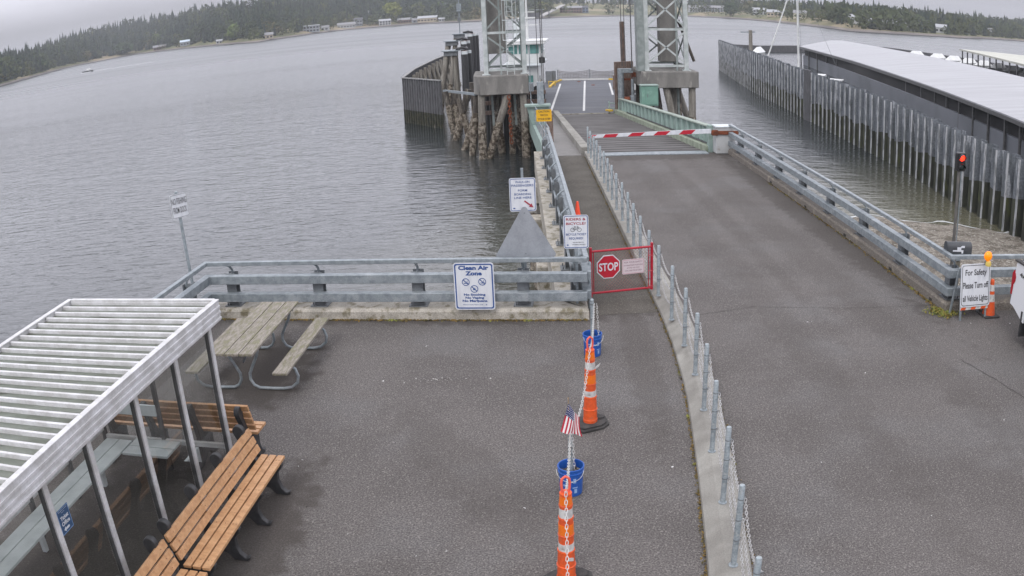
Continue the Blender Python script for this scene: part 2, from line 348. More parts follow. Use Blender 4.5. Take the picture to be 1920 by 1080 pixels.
def add_stains(m, spots, col):
    """dirt with its own ragged outline at given places (cx, cy, rx, ry, strength)"""
    t = m.node_tree; n = t.nodes; L = t.links; b = n['Principled BSDF']; co = n.new('ShaderNodeTexCoord')
    nz = n.new('ShaderNodeTexNoise'); nz.inputs['Scale'].default_value = 3.5; nz.inputs['Detail'].default_value = 7; L.new(co.outputs['Object'], nz.inputs['Vector'])
    for cx, cy, rx, ry, rot, st in spots:
        src = b.inputs['Base Color'].links[0].from_socket
        mp = n.new('ShaderNodeMapping'); mp.vector_type = 'TEXTURE'; mp.inputs['Location'].default_value = (cx, cy, 0); mp.inputs['Rotation'].default_value = (0, 0, R(rot)); mp.inputs['Scale'].default_value = (rx, ry, 1); L.new(co.outputs['Object'], mp.inputs[0])
        ln = n.new('ShaderNodeVectorMath'); ln.operation = 'LENGTH'; L.new(mp.outputs[0], ln.inputs[0])
        ad = n.new('ShaderNodeMath'); ad.operation = 'MULTIPLY_ADD'; ad.inputs[1].default_value = 1.6; L.new(nz.outputs['Fac'], ad.inputs[0]); L.new(ln.outputs['Value'], ad.inputs[2])
        r = n.new('ShaderNodeMapRange'); r.interpolation_type = 'SMOOTHSTEP'; r.inputs[1].default_value = 1.45; r.inputs[2].default_value = 1.95; r.inputs[3].default_value = st; r.inputs[4].default_value = 0; L.new(ad.outputs[0], r.inputs[0])
        q = n.new('ShaderNodeMix'); q.data_type = 'RGBA'; L.new(r.outputs[0], q.inputs[0]); L.new(src, q.inputs[6]); q.inputs[7].default_value = (*col, 1); L.new(q.outputs[2], b.inputs['Base Color'])
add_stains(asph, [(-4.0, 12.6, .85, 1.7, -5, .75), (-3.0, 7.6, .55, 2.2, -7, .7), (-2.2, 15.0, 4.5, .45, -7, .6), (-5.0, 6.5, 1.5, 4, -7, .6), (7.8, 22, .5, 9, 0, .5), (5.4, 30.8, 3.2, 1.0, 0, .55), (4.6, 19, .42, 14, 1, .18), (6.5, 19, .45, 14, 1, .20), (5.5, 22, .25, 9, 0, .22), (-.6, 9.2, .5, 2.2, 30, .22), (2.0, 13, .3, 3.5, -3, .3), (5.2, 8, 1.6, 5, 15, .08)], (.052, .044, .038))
# ================================================================= SETTING
WZ = -3.5
# ---- water
wm = bpy.data.materials.new('sea_water'); wm.use_nodes = True; t = wm.node_tree; n = t.nodes; L = t.links; b = n['Principled BSDF']
b.inputs['Base Color'].default_value = (.030, .036, .038, 1); b.inputs['Roughness'].default_value = .07; b.inputs['IOR'].default_value = 1.42
b.inputs['Specular IOR Level'].default_value = .95
co = n.new('ShaderNodeTexCoord')
def wn(sc, det, str_, rot, dist=.4):
    m = n.new('ShaderNodeMapping'); m.inputs['Scale'].default_value = sc; m.inputs['Rotation'].default_value = (0, 0, R(rot)); L.new(co.outputs['Object'], m.inputs[0])
    q = n.new('ShaderNodeTexNoise'); q.inputs['Scale'].default_value = 1; q.inputs['Detail'].default_value = det; q.inputs['Distortion'].default_value = dist; L.new(m.outputs[0], q.inputs['Vector'])
    k = n.new('ShaderNodeMath'); k.operation = 'MULTIPLY'; k.inputs[1].default_value = str_; L.new(q.outputs['Fac'], k.inputs[0]); return k.outputs[0]
def addn(a, c):
    k = n.new('ShaderNodeMath'); k.operation = 'ADD'; L.new(a, k.inputs[0]); L.new(c, k.inputs[1]); return k.outputs[0]
hgt = addn(addn(wn((.2, .5, 1), 3, .17, 12), wn((1.0, 2.4, 1), 4, .15, -14)), wn((3.2, 6.5, 1), 2, .036, 5))
bp = n.new('ShaderNodeBump'); bp.inputs['Strength'].default_value = 1.; bp.inputs['Distance'].default_value = .42; L.new(hgt, bp.inputs['Height']); L.new(bp.outputs[0], b.inputs['Normal'])
# long wind bands: slightly rougher and calmer strips
big = n.new('ShaderNodeTexNoise'); big.inputs['Scale'].default_value = 1; big.inputs['Detail'].default_value = 4
mb_ = n.new('ShaderNodeMapping'); mb_.inputs['Scale'].default_value = (.004, .03, 1); L.new(co.outputs['Object'], mb_.inputs[0]); L.new(mb_.outputs[0], big.inputs['Vector'])
q = n.new('ShaderNodeMapRange'); q.inputs[1].default_value = .4; q.inputs[2].default_value = .62; q.inputs[3].default_value = .03; q.inputs[4].default_value = .10; L.new(big.outputs['Fac'], q.inputs[0]); dd = n.new('ShaderNodeVectorMath'); dd.operation = 'LENGTH'; L.new(co.outputs['Object'], dd.inputs[0])
q2 = n.new('ShaderNodeMapRange'); q2.inputs[1].default_value = 70; q2.inputs[2].default_value = 320; q2.inputs[3].default_value = 0; q2.inputs[4].default_value = .24; L.new(dd.outputs['Value'], q2.inputs[0])   # ruffled open water beyond the berth
ad_ = n.new('ShaderNodeMath'); ad_.operation = 'ADD'; L.new(q.outputs[0], ad_.inputs[0]); L.new(q2.outputs[0], ad_.inputs[1]); L.new(ad_.outputs[0], b.inputs['Roughness'])
# greener, sandy water over the shallows next to the beach
g = n.new('ShaderNodeVectorMath'); g.operation = 'DISTANCE'; g.inputs[1].default_value = (17, 27, WZ); L.new(co.outputs['Object'], g.inputs[0])
q = n.new('ShaderNodeMapRange'); q.inputs[1].default_value = 7; q.inputs[2].default_value = 24; q.inputs[3].default_value = 1; q.inputs[4].default_value = 0; L.new(g.outputs['Value'], q.inputs[0])
mc = n.new('ShaderNodeMix'); mc.data_type = 'RGBA'; L.new(q.outputs[0], mc.inputs[0]); mc.inputs[6].default_value = (.030, .036, .038, 1); mc.inputs[7].default_value = (.13, .125, .085, 1); L.new(mc.outputs[2], b.inputs['Base Color'])
wb = MB(); wb.add([(-2500, -60, WZ), (2500, -60, WZ), (2500, 2600, WZ), (-2500, 2600, WZ)], [(0, 1, 2, 3)])
structure(wb.build('water', wm, smooth=False))

# ---- sea bed sloping up to the beach beside the ramp (right of the deck)
beach_m = mat('pebble_beach', (.24, .215, .18), (.15, .13, .105), rough=.95, scale=3, detail=10, fine=.35, fscale=22, c3=(.10, .085, .065), s3=1.6, lo3=.48, hi3=.62, bump=.8, bscale=14, bdist=.06)
add_speckle(beach_m, (.38, .36, .32), 14., .8)
nx, ny = 60, 60; vs = []; fs = []; rnd = random.Random(3)
for j in range(ny+1):
    for i in range(nx+1):
        x = 6+i*30/nx; y = -10+j*62/ny
        shore = 33.6+1.3*math.sin(x*.5)+.5*math.sin(x*1.7)       # waterline y
        dz = (shore-y)
        z = WZ+(.045*dz if dz > 0 else .11*dz)+.05*math.sin(x*2.1+y*1.3)*math.sin(y*.9)
        vs.append((x, y, max(z, -9)))
for j in range(ny):
    for i in range(nx): a = j*(nx+1)+i; fs.append((a, a+1, a+nx+2, a+nx+1))
bb = MB(); bb.add(vs, fs); structure(bb.build('beach', beach_m, ang=80))
sw = MB()  # thin white swash line where ripples meet the pebbles
pts = [(x, 33.45+1.3*math.sin(x*.5)+.5*math.sin(x*1.7)+.12*math.sin(x*4), WZ+.006) for x in np.arange(8.5, 24, .35)]
sw.add([(p[0], p[1]-.06-.05*math.sin(p[0]*3), p[2]) for p in pts]+[(p[0], p[1]+.08+.07*math.sin(p[0]*2.3), p[2]+.004) for p in pts], [(i, i+1, len(pts)+i+1, len(pts)+i) for i in range(len(pts)-1)])
structure(sw.build('swash_foam', mat('foam', (.5, .52, .52), rough=.7)))

# ---- deck slab, road, walkway
def Lx(y):   # left edge of the middle kerb
    return float(np.interp(y, [-4, 3, 7, 7.85, 8.9, 10.2, 11.15, 12.1, 13, 14.2, 15.4, 17.4, 31.3], [.2, 1.2, 1.86, 1.98, 2.13, 2.30, 2.42, 2.50, 2.56, 2.61, 2.62, 2.63, 2.82]))
def frontY(x): return 15.23-.119*(x+5.74)    # plaza front line
db = MB()
db.slab([(-12, -5), (-6.62, -5), (-6.9, 8.5), (-5.74, 15.23), (1.31, 14.39), (1.55, 31.3), (8.15, 31.3), (8.12, 13.9), (20, 13.2), (20, -5)], -.55, 0)
structure(db.build('deck_asphalt', asph, smooth=False))
lf = MB()
ys = [14.6]+list(np.arange(15, 31.21, .9))+[31.25]
lf.add([(1.36+.012*(y-14.4), y, .004) for y in ys]+[(Lx(y)+.05, y, .004) for y in ys], [(i, len(ys)+i, len(ys)+i+1, i+1) for i in range(len(ys)-1)])
structure(lf.build('walkway', asph_walk, smooth=False))
# cracks and seams in the asphalt
def crack(name, pts, wd, seed, m=None):
    r = random.Random(seed); out = []
    for i in range(len(pts)-1):
        a = Vector(pts[i]); c2 = Vector(pts[i+1]); k = max(2, int((c2-a).length/.12))
        for j in range(k): out.append(a.lerp(c2, j/k)+Vector((r.uniform(-.02, .02), r.uniform(-.02, .02))))
    out.append(Vector(pts[-1])); vs = []; fs = []
    for i, p in enumerate(out):
        d = (out[min(i+1, len(out)-1)]-out[max(i-1, 0)]).normalized(); nn = Vector((-d.y, d.x))*wd*r.uniform(.3, 1)
        vs += [(p.x-nn.x, p.y-nn.y, .0045), (p.x+nn.x, p.y+nn.y, .0045)]
    fs = [(2*i, 2*i+1, 2*i+3, 2*i+2) for i in range(len(out)-1)]
    bb = MB(); bb.add(vs, fs); return structure(bb.build(name, m or crackm, smooth=False))
crackm = mat('crack_dark', (.040, .036, .032), rough=1.); seam_m = mat('worn_seam', (.06, .054, .05), rough=1., fine=.3)
crack('crack', [(3.2, 14.35), (4.4, 14.65), (6.2, 14.3), (8.0, 14.2)], .006, 1)
crack('crack', [(7.3, 11.6), (7.6, 10.4), (7.75, 9.6), (8.1, 8.4), (8.6, 6)], .009, 2)
crack('seam', [(2.95, 30.0), (2.9, 28), (3.3, 22), (3.3, 18)], .006, 3, seam_m)
# middle kerb with a sloping face on the walkway side
kb = MB(); ys = list(np.arange(-4, 31.3, .55))+[31.3]; vs = []; n_ = 6
for y in ys:
    l = Lx(y); wide = .17 if y < 16 else .03
    for o, z in ((0, .012), (.01, .055 if y < 16 else .14), (wide, .15), (.42, .15), (.44, .13), (.45, -.02)): vs.append((l+o, y, z))
fs = [(i*n_+j, (i+1)*n_+j, (i+1)*n_+j+1, i*n_+j+1) for i in range(len(ys)-1) for j in range(n_-1)]
kb.add(vs, fs); structure(kb.build('kerb', conc_new, ang=25))
# concrete kerbs under the guardrails
def kerb(name, path, w_, h_, out=.0, m=conc):
    mb = MB(); mb.sweep([(p[0], p[1], 0) for p in path], [(-out, -.02), (-out, h_-.05), (-out+.045, h_), (w_, h_), (w_, -.55)])
    return structure(mb.build(name, m, ang=30))
# front: runs along the plaza front; the outside is to the left when walking from right to left
def subdiv(a, c2, step=.5):
    k = max(1, int(math.dist(a, c2)/step)); return [(a[0]+(c2[0]-a[0])*i/k, a[1]+(c2[1]-a[1])*i/k) for i in range(k)]
front_path = subdiv((-6.7, 8.0), (-5.74, 15.23))+subdiv((-5.74, 15.23), (1.33, 14.39))+subdiv((1.33, 14.39), (1.55, 31.3))+[(1.55, 31.3)]
kerb('kerb', front_path, .55, .2)
right_path = subdiv((8.12, 31.2), (8.1, 13.75))+subdiv((8.1, 13.75), (16, 13.25))+[(16, 13.25)]
kerb('kerb', right_path, .50, .2, m=aggr)
# drain holes in the kerbs
sc_ = MB()
for x, y in [(8.085, 16.4), (8.09, 19.2), (8.09, 22.2), (8.1, 25.5), (8.1, 14.4)]: sc_.box((x-.001, y, .05), (.012, .11, .06))
structure(sc_.build('drain_holes', crackm))
# pale pipe sleeves in the left kerb
pk = MB()
for tt in (.62, .78, .92): 
    x = -6.7+.96*tt; y = 8+7.23*tt; pk.cyl((x-.02, y, .12), (x+.05, y, .12), .055)
structure(pk.build('drain_sleeves', conc))

# ================================================================= GUARDRAILS
def guardrail(name, label, path, outs, posts, end=0, top_only=None):
    """path on the ground; steel stands at offset outs to the left. Profile heights measured from the picture."""
    root = thing(name, label, 'guardrail', (path[0][0], path[0][1], 0))
    P = [(p[0], p[1], 0) for p in path]
    def rail(nm, off, z, wd, h, m=galv):
        mb = MB(); mb.sweep(P, [(off, z-h/2), (off+wd, z-h/2), (off+wd, z+h/2), (off, z+h/2)]); return mb.build(nm, m, root, True, bevel=.006)
    rail('hand_rail', outs-.02, 1.07, .09, .075)
    rail('box_rail', outs-.06, .76, .15, .16); rail('box_rail', outs-.06, .41, .15, .16)
    rail('back_rail', outs+.20, .62, .05, .05)
    for (x, y, nx_, ny_) in posts:       # foot of each post and its outward normal
        ux, uy = ny_, -nx_; a = math.atan2(uy, ux); T = Matrix.Translation((x, y, 0)) @ Matrix.Rotation(a, 4, 'Z')
        # local: x along the rail, y outward
        mb = MB(); mb.box((0, outs+.27, .52), (.20, .018, .66), M=T); mb.box((0, outs+.19, .52), (.016, .16, .66), M=T); mb.box((0, outs+.10, .52), (.20, .018, .66), M=T)
        po = mb.build('post', galv_dark, root, True)
        mb = MB(); mb.box((0, outs+.2, .212), (.34, .34, .022), M=T)
        for bx in (-.12, .12):
            for by in (.08, .32): mb.cyl(T @ Vector((bx, outs+by, .22)), T @ Vector((bx, outs+by, .28)), .014, n=6)
        mb.build('base_plate', galv_dark, root, True)
        mb = MB(); mb.tube([T @ Vector((0, outs+.24, .78)), T @ Vector((0, outs+.22, .90)), T @ Vector((0, outs+.12, .99)), T @ Vector((0, outs+.03, 1.035))], .024, 8)
        mb.build('bracket', galv, root, True)
    return root
def along(a, b2, ds, nrm): 
    a = Vector(a); b2 = Vector(b2); d = (b2-a).normalized(); return [((a+d*s).x, (a+d*s).y, *nrm) for s in ds]
fA, fB, fC = (-6.62, 8.6), (-5.74, 15.23), (1.33, 14.39)
nf = (.118, .993); nl = (-.993, .12)
guardrail('guardrail', 'galvanised guardrail along the front and left edges of the asphalt waiting area', [fA, fB, (1.30, 14.395)],
          .10, along(fB, fC, [.35, 2.15, 4.05, 5.95], nf)+along(fA, fB, [1.2, 3.2, 5.2, 6.3], nl))
guardrail('guardrail', 'galvanised guardrail between the narrow walkway and the water, seen from its deck side',
          [(1.36, 14.55), (1.56, 31.0)], .03, along((1.36, 14.5), (1.56, 31.0), [.5+1.85*i for i in range(9)], (-.999, .012)))
guardrail('guardrail', 'galvanised guardrail along the right edge of the car lane above the beach', [(8.12, 31.0), (8.1, 13.75), (16, 13.25)],
          .05, along((8.12, 31.0), (8.1, 13.75), [1.0+2.28*i for i in range(8)], (1, 0))+along((8.1, 13.75), (16, 13.25), [1.9, 3.9, 5.9], (.063, .998)))

# ================================================================= CHAIN POSTS
PP = [(1.80, 4.45), (1.94, 5.64), (2.08, 6.82), (2.23, 8.01), (2.36, 9.19), (2.50, 10.34), (2.62, 11.5), (2.68, 12.63), (2.69, 13.81), (2.68, 15.09), (2.68, 16.18), (2.69, 17.35), (2.72, 18.52),
      (2.76, 19.67), (2.78, 20.82), (2.79, 21.99), (2.82, 23.18), (2.84, 24.27), (2.87, 25.47), (2.88, 26.49), (2.89, 27.62), (2.90, 28.57), (2.91, 29.78), (2.92, 30.85)]
pr0 = thing('chain_post', 'x', 'post', (PP[0][0], PP[0][1], .15), 0, 'grey pipe posts along the kerb')
mb = MB(); mb.lathe([(.031, 0), (.031, .945), (.026, .957), (0, .960)], n=14); mb.build('pipe', post_m, pr0)
mb = MB(); mb.lathe([(.05, .0), (.05, .008), (.036, .016), (.0, .016)], n=14); mb.build('collar', galv, pr0)
for z in (.80, .56, .32):
    mb = MB(); mb.lathe([(.0312, z-.006), (.0345, z-.005), (.0345, z+.005), (.0312, z+.006)], n=12); mb.tube([(.035, 0, z), (.055, 0, z+.01), (.06, 0, z-.015), (.036, 0, z-.02)], .005, 5)
    mb.build('chain_band', galv_dark, pr0)
pl = []
ordn = ['nearest', 'second', 'third', 'fourth', 'fifth', 'sixth', 'seventh', 'eighth', 'ninth', 'tenth', 'eleventh', 'twelfth', 'thirteenth', 'fourteenth', 'fifteenth', 'sixteenth', 'seventeenth', 'eighteenth', 'nineteenth', 'twentieth', 'twenty-first', 'twenty-second', 'twenty-third']
for i, (x, y) in enumerate(PP):
    if i == 0: o = pr0
    else: o = copy_tree(pr0, (x, y, .15), R(random.Random(i).uniform(-25, 25)))
    o['label'] = ('grey pipe post on the kerb, outside the bottom edge of the picture' if i == 0 else
                  'grey kerb post at the bottom edge of the picture, only its top showing' if i == 1 else
                  'rust-spotted grey kerb post, second up from the bottom edge of the picture' if i == 2 else
                  'grey pipe post on the kerb beside the hinge of the red stop gate' if i == 9 else
                  'grey pipe post on the kerb next to the tip of the barrier arm' if i == 23 else
                  '%s grey pipe post on the kerb counting away from the camera' % ordn[i-1])
pr0.location.z = .15
C.objects.unlink(pr0) if False else None
def link(mb, p, d, k, ln, wdt, r, ns, nt_):
    """one oval chain link centred at p, pointing along d, turned about it by k*90 deg"""
    d = Vector(d).normalized(); u = Vector((0, 0, 1)) if abs(d.z) < .9 else Vector((0, 1, 0)); a = d.cross(u).normalized(); bq = a.cross(d)
    if k: a, bq = bq, a
    pts = []
    for i in range(nt_):
        t2 = 2*math.pi*i/nt_; cx, cy = math.cos(t2), math.sin(t2)
        pts.append(p+d*((ln-wdt)/2*(1 if cx > 0 else -1)+wdt/2*cx)+a*(wdt/2*cy))
    mb.tube(pts, r, ns, closed=True)
def chainrun(mb, a, c2, sag, pitch, ln, wdt, r, ns=4, nt_=8, ph=0):
    a = Vector(a); c2 = Vector(c2); N_ = 60; P = []
    for i in range(N_+1):
        s = i/N_; q = a.lerp(c2, s); q.z -= sag*4*s*(1-s); P.append(q)
    acc = 0; k = ph; nextd = pitch/2
    for i in range(N_):
        sl = (P[i+1]-P[i]).length
        while acc+sl >= nextd:
            f = (nextd-acc)/sl; link(mb, P[i].lerp(P[i+1], f), P[i+1]-P[i], k % 2, ln, wdt, r, ns, nt_); k += 1; nextd += pitch
        acc += sl
    return k
for zt, sg, nm in ((.95, .17, 'highest'), (.71, .18, 'middle'), (.47, .19, 'lowest')):
    mb = MB(); r_ = random.Random(int(zt*100))
    for i in range(1, len(PP)-1):
        y = PP[i][1]; far = y > 17
        chainrun(mb, (PP[i][0]+.045, PP[i][1], zt), (PP[i+1][0]+.045, PP[i+1][1], zt), sg+r_.uniform(-.02, .03), .034 if not far else .05, .047 if not far else .066, .026, .0036 if not far else .0046, 4 if not far else 3, 8 if not far else 6)
    o = mb.build('chain', chain_m); tag(o, {'highest': 'steel chain hung highest through the row of grey pipe posts', 'middle': 'steel chain hung at mid height through the row of grey pipe posts', 'lowest': 'steel chain hung lowest through the row of grey pipe posts'}[nm], 'chain', 'chains between the kerb posts')

# ================================================================= PLASTIC CHAIN LINE: buckets, cones
def bucket(loc, rz, label, pole_h, plabel):
    root = thing('bucket', label, 'bucket', loc, rz, 'blue buckets weighing down the chain poles')
    mb = MB(); mb.lathe([(.128, .0), (.131, .01), (.143, .285), (.152, .29), (.153, .305), (.146, .31), (.147, .34), (.156, .345), (.156, .36), (.148, .365), (.141, .36), (.139, .30), (.125, .02), (0, .02)], n=36); mb.build('pail', blue, root)
    mb = MB(); r_ = random.Random(5)
    mb.lathe([(.137, .25), (.09, .262), (0, .27)], n=18)
    for i in range(46):
        a = r_.uniform(0, 6.28); d = .12*math.sqrt(r_.random()); s_ = r_.uniform(.010, .022)
        mb.lathe([(0, -s_*.6), (s_, -s_*.2), (s_*.9, s_*.4), (0, s_*.6)], (math.cos(a)*d, math.sin(a)*d, .268), 6)
    mb.build('stones', gravel_m, root, ang=10)
    mb = MB(); P = []
    for i in range(13):
        a = math.pi*i/12; P.append((.158*math.cos(a), -.05-.115*math.sin(a)*.55-.02, .335-.13*math.sin(a)))
    mb.tube(P, .0035, 6); mb.tube([P[5], P[6], P[7]], .010, 8); mb.build('handle', chain_w, root)
    for (a0, a1, z0, z1) in ((-1.9, -1.55, .20, .225), (-1.25, -1.0, .19, .25), (-1.3, -.85, .12, .135), (-1.15, -.9, .05, .11), (-2.1, -1.8, .14, .17)):
        k = 6; mb = MB()
        for i in range(k):
            a, c2 = a0+(a1-a0)*i/k, a0+(a1-a0)*(i+1)/k
            rr0 = .1305+.0125*z0/.285+.0025; rr1 = .1305+.0125*z1/.285+.0025
            mb.add([(rr0*math.cos(a), rr0*math.sin(a), z0), (rr0*math.cos(c2), rr0*math.sin(c2), z0), (rr1*math.cos(c2), rr1*math.sin(c2), z1), (rr1*math.cos(a), rr1*math.sin(a), z1)], [(0, 1, 2, 3)])
        mb.build('print', blue_pale, root)
    p = thing('pole', plabel, 'pole', (loc[0], loc[1], .24), 0, 'galvanised poles standing in the blue buckets')
    mb = MB(); mb.lathe([(.028, 0), (.028, pole_h), (.030, pole_h), (.030, pole_h+.02), (.018, pole_h+.035), (0, pole_h+.038)], n=16); mb.build('pipe', post_m, p)
    for z in (pole_h-.05, pole_h*.55):
        mb = MB(); mb.lathe([(.0285, z-.015), (.033, z-.013), (.033, z+.013), (.0285, z+.015)], n=12); mb.build('clamp', galv_dark, p)
    return root
bucket((1.23, 12.82, .002), R(8), 'blue plastic bucket of stones on the asphalt below the red stop gate', .66, 'grey pole standing in the blue bucket below the red stop gate')
bucket((.585, 8.72, .002), R(-12), 'blue plastic bucket of stones on the asphalt below the small flag', .66, 'grey pole standing in the blue bucket with the small flag')
def cone(loc, rz, label):
    root = thing('delineator_cone', label, 'traffic cone', loc, rz, 'tall orange and white banded cones in the plastic chain line')
    mb = MB(); P = [(.27, .10), (.19, .19), (-.10, .20), (-.22, .12), (-.26, -.10), (-.19, -.20), (.10, -.20), (.22, -.13)]
    mb.slab(P, 0, .035); mb.slab([(x*.86, y*.86) for x, y in P], .036, .06); mb.box((.17, .0, .075), (.10, .03, .012)); mb.build('base', rubber, root, bevel=.006)
    prof = [(.094, .055), (.096, .09), (.092, .092), (.089, .20), (.094, .205), (.094, .215), (.088, .22), (.080, .40), (.085, .405), (.085, .415), (.076, .42), (.070, .50)]
    mb = MB(); mb.lathe([(.094, .055), (.096, .10), (.091, .105), (.089, .235), (.096, .24), (.096, .25), (.087, .255), (.081, .415), (.088, .42), (.086, .435), (.070, .44)], n=28)
    mb.lathe([(.0745, .522), (.074, .605), (.079, .61), (.079, .62), (.072, .625), (.069, .80), (.075, .805), (.073, .82), (.060, .825)], n=28)
    mb.lathe([(.0635, .925), (.063, .945), (.068, .95), (.067, .962), (.061, .967), (.055, 1.075), (.060, 1.08), (.058, 1.09), (.030, 1.095), (0, 1.096)], n=28)
    mb.build('tube', orange, root)
    for p_ in ([(.0782, .44), (.0765, .522)], [(.0668, .825), (.0645, .925)]): MB().lathe(p_, n=28).build('white_band', wband, root)
    for p_ in ([(.0755, .63), (.0735, .745)], [(.0640, .97), (.0580, 1.06)]): MB().lathe(p_, n=28).build('orange_band', orange2, root)
    mb = MB(); mb.tube([(-.028, 0, 1.09), (-.036, 0, 1.13), (-.040, 0, 1.19), (-.034, 0, 1.235), (-.018, 0, 1.25), (0, 0, 1.262), (.018, 0, 1.25), (.034, 0, 1.235), (.040, 0, 1.19), (.036, 0, 1.13), (.028, 0, 1.09)], .013, 8)
    mb.build('handle', pinkor, root)
    return root
c1 = cone((.965, 10.40, .002), R(20), 'tall orange and white banded cone standing in front of the farther blue bucket')
c2_ = cone((.415, 6.95, .002), R(5), 'tall orange and white banded cone at the bottom edge of the picture, nearest the camera')
mb = MB(); mb.add([(0, -.079, .84), (.075, -.05, .87), (.13, -.05, .90), (.10, -.05, .85), (.06, -.055, .83)], [(0, 1, 2, 3, 4)]); mb.build('loose_tape', wband, c1)
mb = MB(); mb.prism(rrect(.055, .04, .004, 2, .03, .36), -.097, -.094); mb.build('sticker', wband, c2_)
mb = MB()
A = [(1.26, 13.36-.55, .86), (.965, 10.37, 1.14), (.585, 8.72, .86), (.415, 6.90, 1.12), (.30, 4.6, .5)]
k = 0
for i in range(4): k = chainrun(mb, A[i], A[i+1], [.22, .30, .14, .35][i], .040, .052, .026, .0036, 5, 8, k)
k = chainrun(mb, (1.30, 12.80, .86), (1.33, 12.80, .30), 0.0, .040, .052, .026, .0036, 5, 8, k)
k = chainrun(mb, (.60, 8.69, .86), (.62, 8.67, .36), 0.0, .040, .052, .026, .0036, 5, 8, k)
tag(mb.build('plastic_chain', chain_w), 'pale grey chain looped over the two tall cones and the two bucket poles', 'chain')
# flag
fl = thing('flag', 'small red white and blue striped hand flag tied to the nearer bucket pole', 'flag', (.575, 8.70, .62))
mb = MB(); mb.cyl((0, -.03, -.1), (-.015, -.05, .62), .0045, n=6); mb.lathe([(0, 0), (.008, .01), (0, .025)], (-.015, -.05, .62), 8); mb.build('stick', mat('flag_stick', (.3, .2, .1)), fl)
def flagpt(u, v):
        # quad: hoist runs top -> right/down (v), stripes run down-left (u)
    p00 = Vector((-.015, -.06, .57)); p01 = Vector((.105, -.06, .39)); p10 = Vector((-.105, -.08, .23)); p11 = Vector((.135, -.075, .17))
    p = (p00*(1-u)*(1-v)+p10*u*(1-v)+p01*(1-u)*v+p11*u*v); p.y += .02*math.sin(v*9+u*2)-.004; p.x += .012*math.sin(u*3.1)*math.sin(v*5); return p
for nm, m_, rows in (('red_stripes', cloth_red, range(0, 13, 2)), ('white_stripes', cloth_white, range(1, 13, 2))):
    mb = MB()
    for r0 in rows:
        u0 = .42 if r0 < 7 else 0
        for i in range(8):
            ua, ub = u0+(1-u0)*i/8, u0+(1-u0)*(i+1)/8; va, vb = r0/13, (r0+1)/13
            mb.add([flagpt(ua, va), flagpt(ub, va), flagpt(ub, vb), flagpt(ua, vb)], [(0, 1, 2, 3)])
    mb.build(nm, m_, fl)
mb = MB(); ms = MB()
for i in range(5):
    for j in range(7):
        mb.add([flagpt(.42*i/5, j/13), flagpt(.42*(i+1)/5, j/13), flagpt(.42*(i+1)/5, (j+1)/13), flagpt(.42*i/5, (j+1)/13)], [(0, 1, 2, 3)])
        p = flagpt(.42*(i+.5)/5, (j+.5)/13); s_ = .0055; ms.add([(p.x-s_, p.y-.003, p.z), (p.x, p.y-.003, p.z-s_), (p.x+s_, p.y-.003, p.z), (p.x, p.y-.003, p.z+s_)], [(0, 1, 2, 3)])
mb.build('canton', cloth_blue, fl); ms.build('stars', cloth_white, fl)
# ================================================================= SIGNS AND GATE
RZP = -.119
# Clean Air Zone sign hung on the front rail
s_ = thing('clean_air_sign', 'white Clean Air Zone sign with blue lettering hung on the front guardrail', 'sign', (-.655, 14.535, .23), RZP)
sign_panel(s_, .71, .86, .43, signw, navy, r=.05, inset=.020, bw=.022)
lettering([('Clean Air', 0, .735, .068, .53, .045), ('Zone', 0, .635, .068, .29, .045), ('No Smoking', 0, .262, .037, .38, .042), ('No Vaping', 0, .205, .037, .33, .042), ('No Marijuana', 0, .148, .037, .44, .042)], navy, s_)
lettering([('Whatcom County Tobacco 10-40', -.04, .088, .016, .36, .01), ('@', .20, .088, .018, None, .02)], navy, s_, name='small_lettering')
for i, (cx, cz) in enumerate(((-.145, .51), (.145, .515), (.0, .385))):
    mb = MB(); k = 28
    ring(mb, [(cx+.068*math.cos(6.2832*j/k), cz+.068*math.sin(6.2832*j/k)) for j in range(k)], [(cx+.056*math.cos(6.2832*j/k), cz+.056*math.sin(6.2832*j/k)) for j in range(k)], -.0035, .001)
    d = .045; h = .0055; mb.add([(cx-d-h, -.004, cz+d-h), (cx-d+h, -.004, cz+d+h), (cx+d+h, -.004, cz-d+h), (cx+d-h, -.004, cz-d-h)], [(0, 1, 2, 3)])
    if i < 2:
        mb.box((cx+.005, -.0035, cz-.022), (.075, .002, .013)); mb.tube([(cx+.03, -.004, cz-.005), (cx+.02, -.004, cz+.012), (cx+.033, -.004, cz+.028)], .004, 4)
    else:
        for a in (-70, -35, 0, 35, 70):
            vx, vz = math.sin(R(a)), math.cos(R(a)); l = .05-.0003*abs(a)
            mb.add([(cx-vz*.003, -.0035, cz-.022+vx*.003), (cx+vx*l*.6-vz*.007, -.0035, cz-.022+vz*l*.6+vx*.007), (cx+vx*l, -.0035, cz-.022+vz*l), (cx+vx*l*.6+vz*.007, -.0035, cz-.022+vz*l*.6-vx*.007)], [(0, 1, 2, 3)])
    mb.build('symbol', navy, s_)
